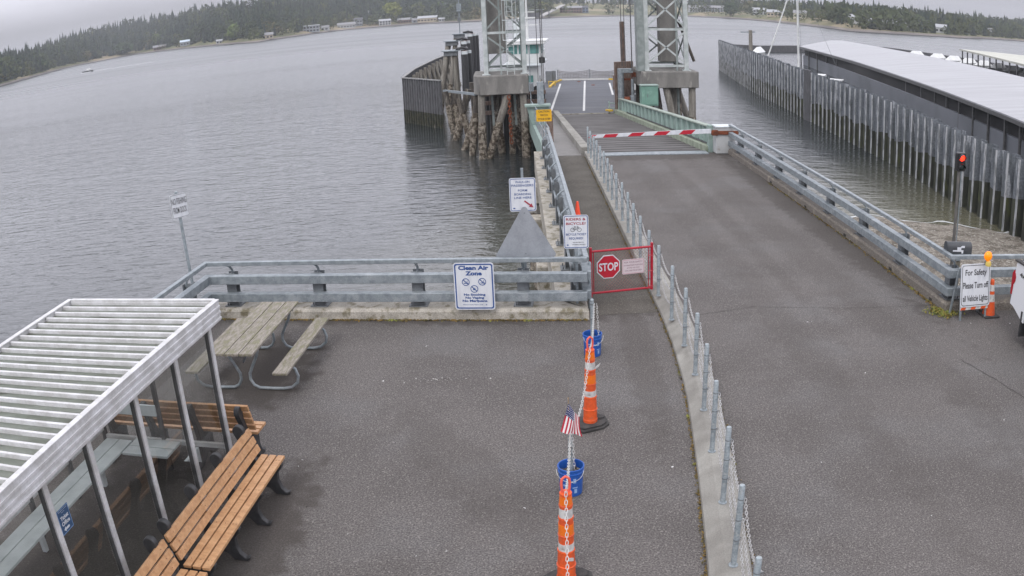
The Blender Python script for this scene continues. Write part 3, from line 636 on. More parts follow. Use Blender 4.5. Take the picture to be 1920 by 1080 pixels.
# walk-on passengers sign
s_ = thing('boarding_sign', 'white walk-on passengers sign with a red arrow on a post behind the bare triangle', 'sign', (.255, 14.93, .05), -.03)
perforated_post(s_, 0, 0, 2.58, y=.01)
sign_panel(s_, .46, .60, 2.115, signw, navy, r=.04, inset=.013, bw=.011)
lettering([('WALK-ON', 0, 2.325, .036, .25, .012), ('PASSENGERS', 0, 2.262, .038, .38, .012), ('FORM', 0, 2.175, .035, .16, .012), ('BOARDING', 0, 2.108, .036, .29, .012), ('LINE HERE', 0, 2.045, .036, .30, .012)], navy, s_)
mb = MB(); T = Matrix.Translation((.10, 0, 1.945)) @ Matrix.Rotation(R(-38+76), 4, 'Y')
mb.prism([(-.095, -.013), (.03, -.013), (.03, -.038), (.10, 0), (.03, .038), (.03, .013), (-.095, .013)], -.004, -.001, T); mb.build('arrow', maroon, s_)
mb = MB(); mb.prism(rrect(.035, .022, .004, 2, -.155, 1.875), -.003, -.001); mb.build('mark', navy, s_)
# bare triangle (back of a yield sign)
s_ = thing('triangular_sign', 'bare grey metal triangle, the back of a sign, on a post behind the front guardrail', 'sign', (.27, 14.83, 0), -.03)
tri = []
for cx, cz, a0 in ((0, 1.915, 30), (-.47, 1.10, 150), (.47, 1.10, 270)):
    for i in range(7):
        a = R(a0+120*i/6); tri.append((cx+.055*math.cos(a), cz+.055*math.sin(a)))
mb = MB(); mb.prism(tri, 0, .004); mb.build('sign_face', signgreyback, s_)
for z in (1.13, 1.86):
    mb = MB(); mb.cyl((0, -.008, z), (0, .004, z), .010, n=6); mb.build('bolt', galv_dark, s_)
perforated_post(s_, -.05, .05, 1.08, y=.012)
# riders & bicycle sign
s_ = thing('bicycle_sign', 'white bicycle ticket sign with red heading on a post at the corner of the guardrail', 'sign', (1.15, 14.70, .05), -.05)
perforated_post(s_, 0, 0, 1.72, y=.01)
sign_panel(s_, .435, .60, 1.47, signw, navy, r=.04, inset=.012, bw=.011)
lettering([('RIDERS &', 0, 1.675, .042, .34, .016), ('BICYCLE?', 0, 1.598, .042, .34, .016)], maroon, s_, name='red_lettering')
lettering([('BICYCLE TICKET', 0, 1.408, .036, .35, .012), ('REQUIRED!', 0, 1.335, .038, .24, .012)], navy, s_, name='blue_lettering')
lettering([('WE ARE HERE TO', .035, 1.272, .017, .19, .006), ('CONVENIENCE AND SAFETY', .045, 1.232, .017, .24, .006)], blackink, s_, name='small_lettering')
mb = MB(); mb.prism(rrect(.03, .02, .003, 2, -.15, 1.235), -.003, -.001); mb.build('mark', navy, s_)
mb = MB(); zc = 1.508
for cx in (-.058, .058): mb.tube([(cx+.034*math.cos(6.2832*j/20), -.003, zc+.034*math.sin(6.2832*j/20)) for j in range(20)], .0032, 4, closed=True)
for a, c2 in (((-.058, zc), (-.018, zc+.048)), ((-.018, zc+.048), (.036, zc+.048)), ((.036, zc+.048), (.0, zc)), ((0, zc), (-.058, zc)), ((-.02, zc+.055), (0, zc)), ((.03, zc+.062), (.058, zc)), ((-.035, zc+.058), (-.008, zc+.058)), ((.02, zc+.064), (.042, zc+.060))):
    mb.bar((a[0], -.003, a[1]), (c2[0], -.003, c2[1]), .003, .0045)
mb.build('bicycle_symbol', blackink, s_)
# orange cone on the walkway
s_ = thing('small_cone', 'plain orange cone on the walkway behind the bicycle sign', 'traffic cone', (1.66, 20.6, .006))
mb = MB(); mb.box((0, 0, .015), (.34, .34, .03)); mb.build('base', orange, s_, bevel=.008)
mb = MB(); mb.lathe([(.125, .03), (.12, .06), (.028, .70), (.02, .715), (0, .715)], n=24); mb.build('cone_body', mat('bright_red_orange', (.85, .07, .02), rough=.5), s_)
# caution sign on the walkway rail
s_ = thing('caution_sign', 'yellow caution watch your step sign at the far end of the walkway rail', 'sign', (1.42, 31.6, .1), 0)
perforated_post(s_, .06, 0, 1.2, y=.012, wd=.05)
sign_panel(s_, .56, .44, 1.37, yellow, None, r=.04)
lettering([('CAUTION', 0, 1.485, .072, .39, .014), ('WATCH', 0, 1.352, .072, .27, .014), ('YOUR STEP', 0, 1.205, .072, .46, .014)], blackink, s_)
# no fishing sign
s_ = thing('fishing_sign', 'white no fishing from dock sign on a pole outside the left rail corner', 'sign', (-6.07, 15.35, -1.2), R(35))
mb = MB(); mb.cyl((0, .04, 0), (-.02, .04, 3.75), .032, n=12); mb.build('pole', post_m, s_)
sign_panel(s_, .36, .46, 3.48, signw, blackink, r=.03, inset=.010, bw=.005)
lettering([('NO FISHING', 0, 3.52, .115, .305, .006), ('FROM DOCK', 0, 3.345, .115, .28, .006)], blackink, s_)
s_.rotation_euler = (0, R(-2.5), R(38))
# gate
gl, gr = Vector((1.455, 15.32, 0)), Vector((2.625, 15.52, 0)); ga = math.atan2(gr.y-gl.y, gr.x-gl.x)
g_ = thing('stop_gate', 'red pipe gate with chain-link mesh closing off the walkway', 'gate', (gl.x, gl.y, .004), ga)
GW = (gr-gl).length
for nm, a, c2 in (('top_rail', (.02, 0, .965), (GW-.01, 0, .965)), ('bottom_rail', (.02, 0, .165), (GW-.01, 0, .165))):
    mb = MB(); mb.cyl(a, c2, .021, n=12); mb.build(nm, red, g_)
for x, z0, z1 in ((0, .10, 1.03), (GW-.0, .13, 1.03)):
    mb = MB(); mb.cyl((x, 0, z0), (x, 0, z1), .027, n=12); mb.lathe([(.03, z1), (.026, z1+.012), (0, z1+.018)], (x, 0, 0), 12); mb.build('end_post', red, g_)
for x in (.052, GW-.06):
    mb = MB(); mb.bar((x, 0, .18), (x, 0, .95), .014); mb.build('tension_bar', red, g_)
for z in (.2, .5, .8):
    mb = MB(); mb.tube([(GW-.07, -.0, z), (GW, -.032, z), (GW+.03, 0, z)], .009, 6); mb.build('band', red, g_)
mb = MB(); mz, p_ = .80, .062; x0, x1, z0, z1 = .055, GW-.06, .185, .945
k = -int(mz/p_)-1
while x0+k*p_ < x1:
    for sg in (1, -1):
        # line x = x0+k*p +- (z-z0)
        a = x0+k*p_ if sg > 0 else x0+k*p_+(z1-z0)
        zs, ze = z0, z1
        if sg > 0: zs = max(z0, z0+(x0-a)); ze = min(z1, z0+(x1-a)); pa, pb = (a+zs-z0, zs), (a+ze-z0, ze)
        else: zs = max(z0, z0+(a-x1)); ze = min(z1, z0+(a-x0)); pa, pb = (a-(zs-z0), zs), (a-(ze-z0), ze)
        if ze-zs > .02: mb.bar((pa[0], .003*sg, pa[1]), (pb[0], .003*sg, pb[1]), .0032)
    k += 1
mb.build('wire_mesh', mat('red_mesh_wire', (.26, .06, .06), (.2, .1, .1), rough=.6), g_)
# brackets holding the gate to the pipe post and the left stub post
s_ = thing('gate_post', 'short galvanised post holding the latch side of the red gate', 'post', (1.40, 14.98, .004))
mb = MB(); mb.lathe([(.032, 0), (.032, .86), (.02, .88), (0, .885)], n=14); mb.build('pipe', post_m, s_)
s_ = thing('stop_sign', 'small red octagonal STOP sign on the wire mesh of the gate', 'sign', (gl.x+.325, gl.y+.01, .0), ga)
oct_ = lambda r: [(r/math.cos(R(22.5))*math.cos(R(22.5+45*i)), .672+r/math.cos(R(22.5))*math.sin(R(22.5+45*i))) for i in range(8)]
mb = MB(); mb.prism(oct_(.222), -.012, -.008); mb.build('sign_face', signw, s_, smooth=False)
mb = MB(); mb.prism(oct_(.205), -.0145, -.0115); mb.build('red_field', redsign, s_, smooth=False)
lettering([('STOP', 0, .60, .145, .37, .022)], signw, s_, y=-.017)
s_ = thing('gate_notice', 'small white for your safety notice on the wire mesh beside the STOP sign', 'sign', (gl.x+.80, gl.y+.095, 0), ga)
sign_panel(s_, .435, .285, .635, mat('faded_notice', (.60, .52, .54), rough=.5), mat('faded_red_line', (.45, .16, .2), rough=.5), r=.03, inset=.010, bw=.006, y=-.012)
lettering([('FOR YOUR SAFETY', 0, .705, .030, .355, .008), ('NO PEDESTRIAN PASSENGERS', 0, .650, .024, .37, .006), ('BEYOND THIS POINT', 0, .600, .022, .25, .006), ('UNTIL DIRECTED BY CREW', 0, .547, .026, .34, .006)], mat('faded_ink', (.24, .12, .16), rough=.6), s_, y=-.0145)

# ================================================================= BARRICADE SIGN, CONE, MAILBOX, SIGNAL
s_ = thing('barricade_sign', 'white please turn off all vehicle lights sign on a folding barricade', 'sign', (8.53, 13.32, 0), R(3))
T = Matrix.Rotation(R(-9), 4, 'X')
for x in (-.31, .30):
    mb = MB(); mb.bar(T @ Vector((x, .0, .0)), T @ Vector((x, .0, .98)), .035, .035); mb.build('leg', galv, s_)
for x in (-.36, .33):
    mb = MB(); mb.bar((x, .34, .0), (x, .16, .97), .035, .035); mb.build('leg', galv, s_)
mb = MB(); mb.prism([(-.345, .20), (.33, .20), (.33, .335), (-.345, .335)], -.045, -.03, T); mb.build('board', wband, s_)
for x in (-.345, -.10, .145):
    mb = MB(); mb.prism([(x, .2025), (x+.11, .2025), (x+.19, .3325), (x+.08, .3325)], -.049, -.044, T); mb.build('orange_stripe', orange, s_, smooth=False)
mb = MB(); mb.prism(rrect(.72, .80, .05, 5, 0, .655), -.058, -.050, T); mb.build('sign_face', signw, s_)
mb = MB(); ring(mb, rrect(.67, .75, .05, 5, 0, .655), rrect(.65, .73, .042, 5, 0, .655), -.0605, -.057); mb.v = [tuple(T @ Vector(p)) for p in mb.v]; mb.build('border', blackink, s_)
lettering([('For Safety', 0, .845, .105, .52, .016), ('Please Turn off', 0, .605, .110, .62, .016), ('all Vehicle Lights', 0, .365, .105, .61, .016)], blackink, s_, y=-.062, rot=R(-9))
mb = MB(); mb.cyl((.155, -.01, 1.115), (.155, -.01, 1.18), .02, n=8); mb.tube([(.155, .0, 1.05), (.155, 0, 1.12)], .03, 8); mb.build('lamp_bracket', galv_dark, s_)
mb = MB(); mb.lathe([(0, 1.045), (.055, 1.055), (.062, 1.09), (.05, 1.14), (0, 1.145)], (.165, -.075, 0), 16); mb.build('lamp_case', mat('case_yellow', (.62, .48, .12), rough=.5), s_)
mb = MB(); M_ = Matrix.Translation((.16, -.06, 1.235)) @ Matrix.Rotation(R(90), 4, 'X')
mb.lathe([(0, .055), (.05, .045), (.082, .02), (.092, .0), (.092, -.02), (.082, -.04), (.05, -.06), (0, -.07)], (0, 0, 0), 24, M_); mb.build('amber_lamp', amber, s_)
s_ = thing('safety_cone', 'orange cone with two white bands half hidden behind the barricade sign', 'traffic cone', (8.99, 13.46, 0))
mb = MB(); mb.box((0, 0, .02), (.36, .36, .04)); mb.build('base', rubber, s_, bevel=.01)
for p_ in ([(.135, .04), (.13, .06), (.095, .30)], [(.074, .44), (.066, .50)], [(.046, .62), (.042, .66), (.046, .665), (.040, .70), (.030, .72), (0, .725)]): MB().lathe(p_, n=24).build('cone_body', orange, s_)
for a, c2 in (((.095, .30), (.074, .44)), ((.066, .50), (.046, .62))):
    mb = MB(); mb.lathe([a, c2], n=24); mb.build('white_band', wband, s_)
s_ = thing('mailbox', 'dark grey mailbox with white number decals on a post at the rail corner', 'mailbox', (8.50, 14.15, .1), R(-8))
mb = MB(); prof = [(-.10, 0), (.10, 0), (.10, .12)]+[(.10*math.cos(R(a)), .12+.10*math.sin(R(a))) for a in range(15, 180, 15)]+[(-.10, .12)]
M_ = Matrix.Translation((0, 0, .95)) @ Matrix.Rotation(R(90), 4, 'Z')
mb.prism(prof, -.27, .27, M_); mb.build('box_body', mat('mailbox_grey', (.055, .06, .065), (.04, .044, .05), rough=.45, scale=8), s_, bevel=.004)
mb = MB(); M2 = Matrix.Translation((-.285, 0, .948)) @ Matrix.Rotation(R(90), 4, 'Z'); mb.prism([(x*1.04, z*1.03) for x, z in prof], -.02, .0, M2); mb.build('door', mat('mailbox_door', (.035, .04, .045), rough=.5), s_)
mb = MB(); mb.box((0, 0, .93), (.50, .17, .03)); mb.box((.0, 0, .86), (.10, .10, .12)); mb.build('bracket', galv, s_)
mb = MB(); mb.box((.02, .02, .40), (.09, .09, .95)); mb.build('post', oldwood, s_)
lettering([('1', -.02, 1.035, .05, .09, .03)], signw, s_, y=-.1035, name='number_decal')
mb = MB(); mb.add([(-.16, -.103, 1.03), (.07, -.103, 1.03), (.07, -.103, 1.0), (-.16, -.103, 1.0)], [(0, 1, 2, 3)]); mb.add([(.035, -.1032, 1.03), (.075, -.1032, 1.03), (.075, -.1032, .965), (.035, -.1032, .965)], [(0, 1, 2, 3)])
mb.add([(-.02, -.1032, 1.075), (.04, -.1032, 1.115), (.10, -.1032, 1.115), (.10, -.1032, 1.075)], [(0, 1, 2, 3)]); mb.build('white_decal', signw, s_, smooth=False)
s_ = thing('traffic_signal', 'small two-lamp traffic signal showing red on a dark pole above the beach', 'traffic light', (9.70, 16.4, -1.0))
mb = MB(); mb.cyl((0, 0, -1.2), (0, 0, 3.25), .035, n=12); mb.build('pole', mat('dark_pole', (.09, .09, .085), (.13, .12, .11), rough=.6, scale=6), s_)
mb = MB(); mb.cyl((.07, 0, 1.2), (.07, 0, 3.3), .016, n=8); mb.build('conduit', galv, s_)
mb = MB(); mb.box((.03, .0, 3.40), (.22, .14, .40)); mb.build('housing', mat('signal_black', (.012, .012, .013), rough=.4), s_, bevel=.015)
for z, m_, nm in ((3.50, signal_red, 'red_lamp'), (3.30, mat('dark_lens', (.02, .03, .028), rough=.15), 'dark_lamp')):
    M_ = Matrix.Translation((.03, -.07, z)) @ Matrix.Rotation(R(90), 4, 'X')
    mb = MB(); mb.lathe([(.075, .0), (.07, .015), (.04, .028), (0, .032)], (0, 0, 0), 20, M_); mb.build(nm, m_, s_)
    mb = MB(); P = []
    for i in range(11):
        a = R(-10+200*i/10); P.append((.086*math.cos(a), .086*math.sin(a)))
    vs = [(.03+x, -.07, z+zz) for x, zz in P]+[(.03+x, -.14, z+zz-.02) for x, zz in P]+[(.03+x*.93, -.07, z+zz*.93) for x, zz in P]+[(.03+x*.93, -.14, z+zz*.93-.02) for x, zz in P]
    fs = [(i, i+1, 12+i, 11+i) for i in range(10)]+[(22+i, 33+i, 34+i, 23+i) for i in range(10)]+[(11+i, 12+i, 34+i, 33+i) for i in range(10)]
    mb.add(vs, fs); mb.build('visor', MATS['signal_black'], s_)

# ================================================================= PICNIC TABLE
s_ = thing('picnic_table', 'weathered grey-green wooden picnic table with bent pipe legs by the left rail', 'picnic table', (-4.09, 12.7, .002), R(-5))
r_ = random.Random(4)
for i, x in enumerate((-.235, 0, .235)):
    mb = MB(); mb.box((x, r_.uniform(-.012, .012), .735), (.222, 2.36, .04)); mb.build('table_board', oldwood, s_, bevel=.005)
for x in (-.74, .74):
    mb = MB(); mb.box((x, -.0, .435), (.24, 2.36, .04)); mb.build('bench_board', oldwood, s_, bevel=.005)
for y in (-.78, .86):
    for sx in (-1, 1):
        mb = MB(); P = [(.28, .70), (.24, .56), (.15, .40), (.085, .27), (.08, .17), (.13, .075), (.22, .03), (.40, .024), (.62, .024), (.76, .05), (.86, .13), (.885, .24), (.85, .35), (.78, .405)]
        mb.tube([(sx*x, y, z) for x, z in P], .024, 10); mb.build('leg', galv, s_)
    mb = MB(); mb.bar((-.34, y, .705), (.34, y, .705), .04, .02); mb.build('cross_bar', galv_dark, s_)
for a_, b_ in (((0, -.78, .45), (0, -.1, .70)), ((0, .86, .45), (0, .15, .70))): MB().bar(a_, b_, .03, .02).build('brace', galv_dark, s_)

# ================================================================= SLATTED BENCHES
prof = [(-.36, 0), (-.385, .05), (-.335, .035), (-.28, .09), (-.25, .19), (-.26, .30), (-.325, .37), (-.34, .425), (-.02, .425), (.01, .50), (.055, .60), (.10, .72)]
prof += [(.165+.075*math.cos(R(a)), .835+.075*math.sin(R(a))) for a in range(215, -60, -25)]
prof += [(.165, .66), (.125, .52), (.105, .38), (.13, .22), (.20, .09), (.27, .035), (.29, 0), (.16, 0), (.06, .05), (-.03, .105), (-.12, .085), (-.20, .0)]
def make_bench(label, nback, loc, rz):
    root = thing('slatted_bench', label, 'bench', loc, rz, 'slatted benches with black supports around the shelter')
    for x in (-1.06, -.36, .36, 1.06):
        mb = MB(); M_ = Matrix.Translation((x, 0, 0)) @ Matrix.Rotation(R(90), 4, 'Z')
        mb.prism([(q, z) for q, z in prof], -.035, .035, Matrix(((0, 1, 0, x), (1, 0, 0, 0), (0, 0, 1, 0), (0, 0, 0, 1)))); mb.build('support', blackcast, root, bevel=.006)
    for y in (-.285, -.175, -.065):
        mb = MB(); mb.box((0, y, .445), (2.38, .088, .036)); mb.mi = 1
        for x in (-1.06, -.36, .36, 1.06):
            for dy in ((-.018, .018) if y == -.285 else (0,)): mb.cyl((x+.0, y+dy, .4635), (x, y+dy, .4655), .008, n=8)
        mb.build('seat_slat', [slat, blackcast], root, bevel=.003)
    ys = [(-.008+.038*i, .555+.105*i) for i in range(nback)]
    for y, z in ys:
        T = Matrix.Translation((0, y-.005+.02, z)) @ Matrix.Rotation(R(-20), 4, 'X')
        mb = MB(); mb.box((0, 0, 0), (2.38, .036, .088), M=T); mb.mi = 1
        for x in (-1.06, -.36, .36, 1.06): mb.cyl(T @ Vector((x, -.0185, 0)), T @ Vector((x, -.0205, 0)), .008, n=8)
        mb.build('back_slat', [slat, blackcast], root, bevel=.003)
    return root
make_bench('orange-brown slatted bench in front of the shelter glass, the middle of three along it', 3, (-3.27, 7.80, .002), R(83.1))
make_bench('orange-brown slatted bench at the bottom left edge, continuing the row before the glass', 3, (-3.56, 5.37, .002), R(83.1))
make_bench('slatted bench across the far end of the shelter, its back towards the camera', 4, (-4.49, 9.68, .002), R(173.1))
# ================================================================= SHELTER
sh = thing('waiting_shelter', 'glass-walled passenger shelter with a pale ribbed flat roof at the left', 'shelter', (-4.6, 6.5, .002), 0)
P0 = Vector((-3.63, 9.25, 0)); ex = Vector((.993, -.119, 0)); ey = Vector((.119, .993, 0))
PM['frame'] = None
SF = Matrix(((ex.x, ey.x, 0, P0.x), (ex.y, ey.y, 0, P0.y), (0, 0, 1, 0), (0, 0, 0, 1)))    # local: x outwards (right), y away from camera
def sb(mb, c, d): mb.box(c, d, M=SF); return mb
DEP = 1.93; LEN = 6.3
# posts of the long glazed side
ysP = [0, -.94, -1.91, -2.90, -3.72, -4.70, -5.65]
for y in ysP:
    mb = MB(); sb(mb, (0.012, y, 1.05), (.06, .07, 2.10)); fr = mb.build('post', alu, sh, True)
    mb = MB(); sb(mb, (.0, y-.042, 1.05), (.045, .014, 2.10)); mb.build('dark_gasket', alu_dark, fr, False) if False else mb.build('dark_gasket', alu_dark, sh, True)
for i in range(len(ysP)-1):
    mb = MB(); mb.add([SF @ Vector(p) for p in ((0, ysP[i]-.03, .14), (0, ysP[i+1]+.03, .14), (0, ysP[i+1]+.03, 2.1), (0, ysP[i]-.03, 2.1))], [(3, 2, 1, 0)]); mb.build('glass_panel', glass, sh, True, smooth=False)
mb = MB(); sb(mb, (0, -LEN/2+.3, .10), (.05, LEN-.6, .07)); mb.build('sill', alu, sh, True)
# end wall (away from the camera)
for x in (-.95, -DEP):
    mb = MB(); sb(mb, (x, 0, 1.05), (.055, .05, 2.1)); mb.build('post', alu_dark, sh, True)
for a, c2 in ((0, -.95), (-.95, -DEP)):
    mb = MB(); mb.add([SF @ Vector(p) for p in ((a-.03, 0, .46), (c2+.03, 0, .46), (c2+.03, 0, 2.08), (a-.03, 0, 2.08))], [(0, 1, 2, 3)]); mb.build('glass_panel', glass, sh, True, smooth=False)
mb = MB(); sb(mb, (-DEP/2, 0, .43), (DEP-.06, .05, .06)); mb.build('sill', alu, sh, True)
mb = MB(); sb(mb, (-DEP/2-.46, -.035, .88), (.92, .03, .15)); mb.build('beam', white_paint, sh, True)
# back wall
for y in np.arange(0, -LEN, -.97):
    mb = MB(); sb(mb, (-DEP, y, 1.05), (.055, .06, 2.1)); mb.build('post', alu_dark, sh, True)
    mb = MB(); sb(mb, (-DEP, y-.485, .56), (.05, .90, .05)); mb.build('sill', alu, sh, True)
    mb = MB(); mb.add([SF @ Vector(p) for p in ((-DEP, y-.035, .585), (-DEP, y-.935, .585), (-DEP, y-.935, 2.05), (-DEP, y-.035, 2.05))], [(3, 2, 1, 0)]); mb.build('glass_panel', glass, sh, True, smooth=False)
mb = MB(); sb(mb, (-DEP+.05, -LEN/2+.1, .88), (.035, LEN-.2, .16)); mb.build('beam', white_paint, sh, True)
# white bench inside, two boards, L-shaped
for x in (-DEP+.19, -DEP+.41):
    mb = MB(); sb(mb, (x, -LEN/2+.05, .435), (.205, LEN-.3, .035)); mb.build('seat_board', white_paint, sh, True, bevel=.004)
for y in (-.13, -.345):
    mb = MB(); sb(mb, (-DEP+.53+.36, y, .437), (.70, .20, .035)); mb.build('seat_board', white_paint, sh, True, bevel=.004)
for y in (-.6, -2.2, -3.8, -5.4):
    mb = MB(); sb(mb, (-DEP+.22, y, .21), (.06, .06, .41)); mb.build('seat_bracket', white_paint, sh, True)
mb = MB(); mb.add([SF @ Vector(p) for p in ((-.46, -.04, .40), (-.46, -.42, .40), (-.46, -.04, .18), (-.42, -.04, .40), (-.42, -.42, .40), (-.42, -.04, .18))], [(0, 1, 2), (5, 4, 3), (0, 3, 4, 1), (1, 4, 5, 2), (2, 5, 3, 0)]); mb.build('seat_bracket', white_paint, sh, True)
# roof: pans between raised ribs, gutter edges, fascia
RX0, RX1, RY0, RY1 = -DEP-.14, .17, -LEN-.2, .05
rf = MB(); sb(rf, ((RX0+RX1)/2, (RY0+RY1)/2, 2.275), (RX1-RX0-.06, RY1-RY0-.06, .02)); rf = rf.build('roof', roofp, sh, True)
I = PM[sh.name].inverted()
k = 0; y = RY1-.02
while y > RY0:
    mb = MB(); sb(mb, ((RX0+RX1)/2, y, 2.305), (RX1-RX0-.05, .032, .05))
    o = mb.build('roof_rib', alu if k % 1 == 0 else alu, sh, True, bevel=.004); o.parent = rf
    y -= .2025; k += 1
for nm, c_, d_ in (('fascia', (RX1, (RY0+RY1)/2, 2.22), (.05, RY1-RY0, .24)), ('fascia', (RX0, (RY0+RY1)/2, 2.22), (.05, RY1-RY0, .24)), ('fascia', ((RX0+RX1)/2, RY1, 2.22), (RX1-RX0-.05, .05, .24)), ('fascia', ((RX0+RX1)/2, RY0, 2.22), (RX1-RX0-.05, .05, .24))):
    mb = MB(); sb(mb, c_, d_)
    if d_[0] < .1:
        s2 = 1 if c_[0] > 0 else -1
        for z in (2.13, 2.20, 2.27): sb(mb, (c_[0]+s2*.028, c_[1], z), (.02, d_[1], .028))
        sb(mb, (c_[0]-s2*.004, c_[1], 2.345), (.07, d_[1]+.02, .018))
    else: sb(mb, (c_[0], c_[1], 2.345), (d_[0]-.02, .06, .018))
    mb.build(nm, alu, sh, True, bevel=.003)
# ticket office sign on the glass
s_ = thing('ticket_sign', 'small dark blue Ticket Office sign with a white arrow on the shelter glass', 'sign', (-4.035, 5.70, 1.55), R(83.2))
sign_panel(s_, .20, .245, 0, mat('ticket_blue', (.03, .075, .16), rough=.4), blue_pale, r=.004, inset=.004, bw=.003, y=-.008)
lettering([('Ticket', 0, .012, .038, .135, .03), ('Office', .0, -.042, .038, .135, .03), ('Whatcom County', 0, .098, .010, .15, .0), ('Ferry', 0, .078, .010, .05, .0)], signw, s_, y=-.011)
mb = MB(); mb.prism([(-.06, -.082), (-.03, -.057), (-.03, -.072), (.035, -.072), (.035, -.092), (-.03, -.092), (-.03, -.107)], -.0125, -.0095); mb.build('arrow', signw, s_, smooth=False)
# ================================================================= TRANSFER SPAN (ramp)
rp = thing('loading_ramp', 'green steel loading ramp with a dark grating deck sloping down to the ferry', 'ramp', (5, 31.4, 0))
RY0_, RY1_ = 31.55, 53.3
def rz_(y): return -1.2*(y-31.3)/22.0
def rxl(y): return 3.06+.20*(y-31.3)/22       # inner edge of left kerb
def rxr(y): return 7.42-.72*(y-31.3)/22
def strip(mb, xa, xb, za, zb, ya=RY0_, yb=RY1_, k=12):
    """closed bar following the slope between x functions; za, zb heights above the ramp surface"""
    for i in range(k):
        y0 = ya+(yb-ya)*i/k; y1 = ya+(yb-ya)*(i+1)/k
        mb.add([(xa(y0), y0, rz_(y0)+za), (xb(y0), y0, rz_(y0)+za), (xb(y0), y0, rz_(y0)+zb), (xa(y0), y0, rz_(y0)+zb),
                (xa(y1), y1, rz_(y1)+za), (xb(y1), y1, rz_(y1)+za), (xb(y1), y1, rz_(y1)+zb), (xa(y1), y1, rz_(y1)+zb)],
               [(0, 4, 5, 1), (1, 5, 6, 2), (2, 6, 7, 3), (3, 7, 4, 0)]+([(0, 1, 2, 3)] if i == 0 else [])+([(7, 6, 5, 4)] if i == k-1 else []))
    return mb
grate = mat('ramp_grating', (.040, .038, .038), (.028, .026, .026), rough=.75, scale=.6, detail=8, c3=(.055, .05, .048), s3=.5, fine=.2, fscale=20)
grate_bar = mat('grating_bars', (.125, .118, .115), (.085, .078, .074), rough=.7, scale=.7, detail=8)
mb = MB(); strip(mb, rxl, rxr, -.35, -.02); mb.build('deck_plate', grate, rp, True)
mb = MB()
y = RY0_+.06
while y < RY1_-.1:
    mb.add([(rxl(y), y, rz_(y)-.018), (rxr(y), y, rz_(y)-.018), (rxr(y), y+.34, rz_(y)-.018), (rxl(y), y+.34, rz_(y)-.018), (rxl(y), y, rz_(y)-.012), (rxr(y), y, rz_(y)-.012), (rxr(y), y+.34, rz_(y)-.012), (rxl(y), y+.34, rz_(y)-.012)],
           [(4, 5, 6, 7), (0, 1, 5, 4), (1, 2, 6, 5), (2, 3, 7, 6), (3, 0, 4, 7)])
    y += .80
gb_ = mb.build('grating', grate_bar, rp, True, smooth=False)
mb = MB(); strip(mb, lambda y: rxl(y)-.33, rxl, -.1, .27); mb.build('kerb_left', conc_new, rp, True, bevel=.01); C.objects['kerb_left'].name = 'ramp_kerb'
mb = MB(); strip(mb, rxr, lambda y: rxr(y)+.30, -.1, .22); mb.build('ramp_kerb', mat('green_stained_kerb', (.30, .34, .26), (.22, .25, .19), rough=.85, scale=3, fine=.15), rp, True, bevel=.01)
mb = MB(); strip(mb, lambda y: 1.62, lambda y: rxl(y)-.335, -.12, .0, 31.35); mb.build('walk_boards', boarddeck, rp, True)
mb = MB(); mb.box((5.15, 31.25, .012), (4.5, .60, .03)); mb.build('hinge_plate', galv, rp, True)
mb = MB(); mb.slab([(1.7, 53.3), (7.1, 53.3), (7.0, 54.1), (1.7, 54.1)], [-1.3]*4, [-1.17, -1.17, -1.26, -1.26]); mb.build('end_lip', conc, rp, True)
# right parapet girder with stiffeners
gx_ = lambda y: rxr(y)+.38
mb = MB(); strip(mb, gx_, lambda y: gx_(y)+.03, -.5, .88); gw = mb.build('girder_web', green_st, rp, True)
mb = MB(); strip(mb, lambda y: gx_(y)-.12, lambda y: gx_(y)+.16, .87, .92); mb.build('girder_flange', mat('flange_green_grey', (.33, .38, .33), (.24, .28, .24), rough=.6, scale=3, fine=.1), rp, True)
y = 31.9
while y < RY1_-.4:
    mb = MB(); mb.box((gx_(y)-.06, y, rz_(y)+.49), (.12, .035 if y > 35 else .03, .76)); mb.build('girder_stiffener', mat('stiffener_pale', (.34, .44, .41), rough=.55) if 'stiffener_pale' not in MATS else MATS['stiffener_pale'], rp, True)
    y += .55 if y < 33.5 else 1.02
mb = MB(); mb.tube([(gx_(yy)-.16, yy, rz_(yy)+.26) for yy in np.arange(31.9, 50, 2)], .035, 6); mb.build('pipe', blackcast, rp, True)
mb = MB(); mb.box((7.68, 31.6, .48), (.36, .34, 1.02)); mb.build('end_post', green_st, rp, True, bevel=.01)
# low railing at the ferry end of the right side
for z in (.30, .62): 
    mb = MB(); mb.tube([(6.75, 53.2, -1.2+z), (6.45, 53.5, -1.2+z), (6.45, 54.0, -1.2+z)], .03, 6); mb.build('end_rail', green_st, rp, True)
for x, y in ((6.95, 52.9), (6.45, 53.5)):
    mb = MB(); mb.box((x, y, -.85), (.06, .06, .75)); mb.build('end_stanchion', green_st, rp, True)
mb = MB(); mb.box((6.42, 53.3, -1.02), (.25, .5, .1), .4); mb.build('kerb_end', yellow_p, rp, True)
# left: girder under the walkway and the hanger bracket
mb = MB(); strip(mb, lambda y: 1.45, lambda y: 1.60, -.9, .02, 31.4, 53); mb.build('girder_web', green_st, rp, True)
mb = MB(); mb.prism([(1.15, .22), (2.35, .22), (2.3, -2.35), (1.86, -2.35)], 45.6, 46.0); mb.build('hanger_bracket', green_st, rp, True, bevel=.01)
mb = MB(); mb.box((1.75, 45.8, .27), (1.35, .75, .10)); mb.build('bracket_flange', green_st, rp, True)
mb = MB(); mb.box((1.92, 45.9, .9), (.34, .34, 1.2)); mb.build('hanger_block', galv, rp, True)
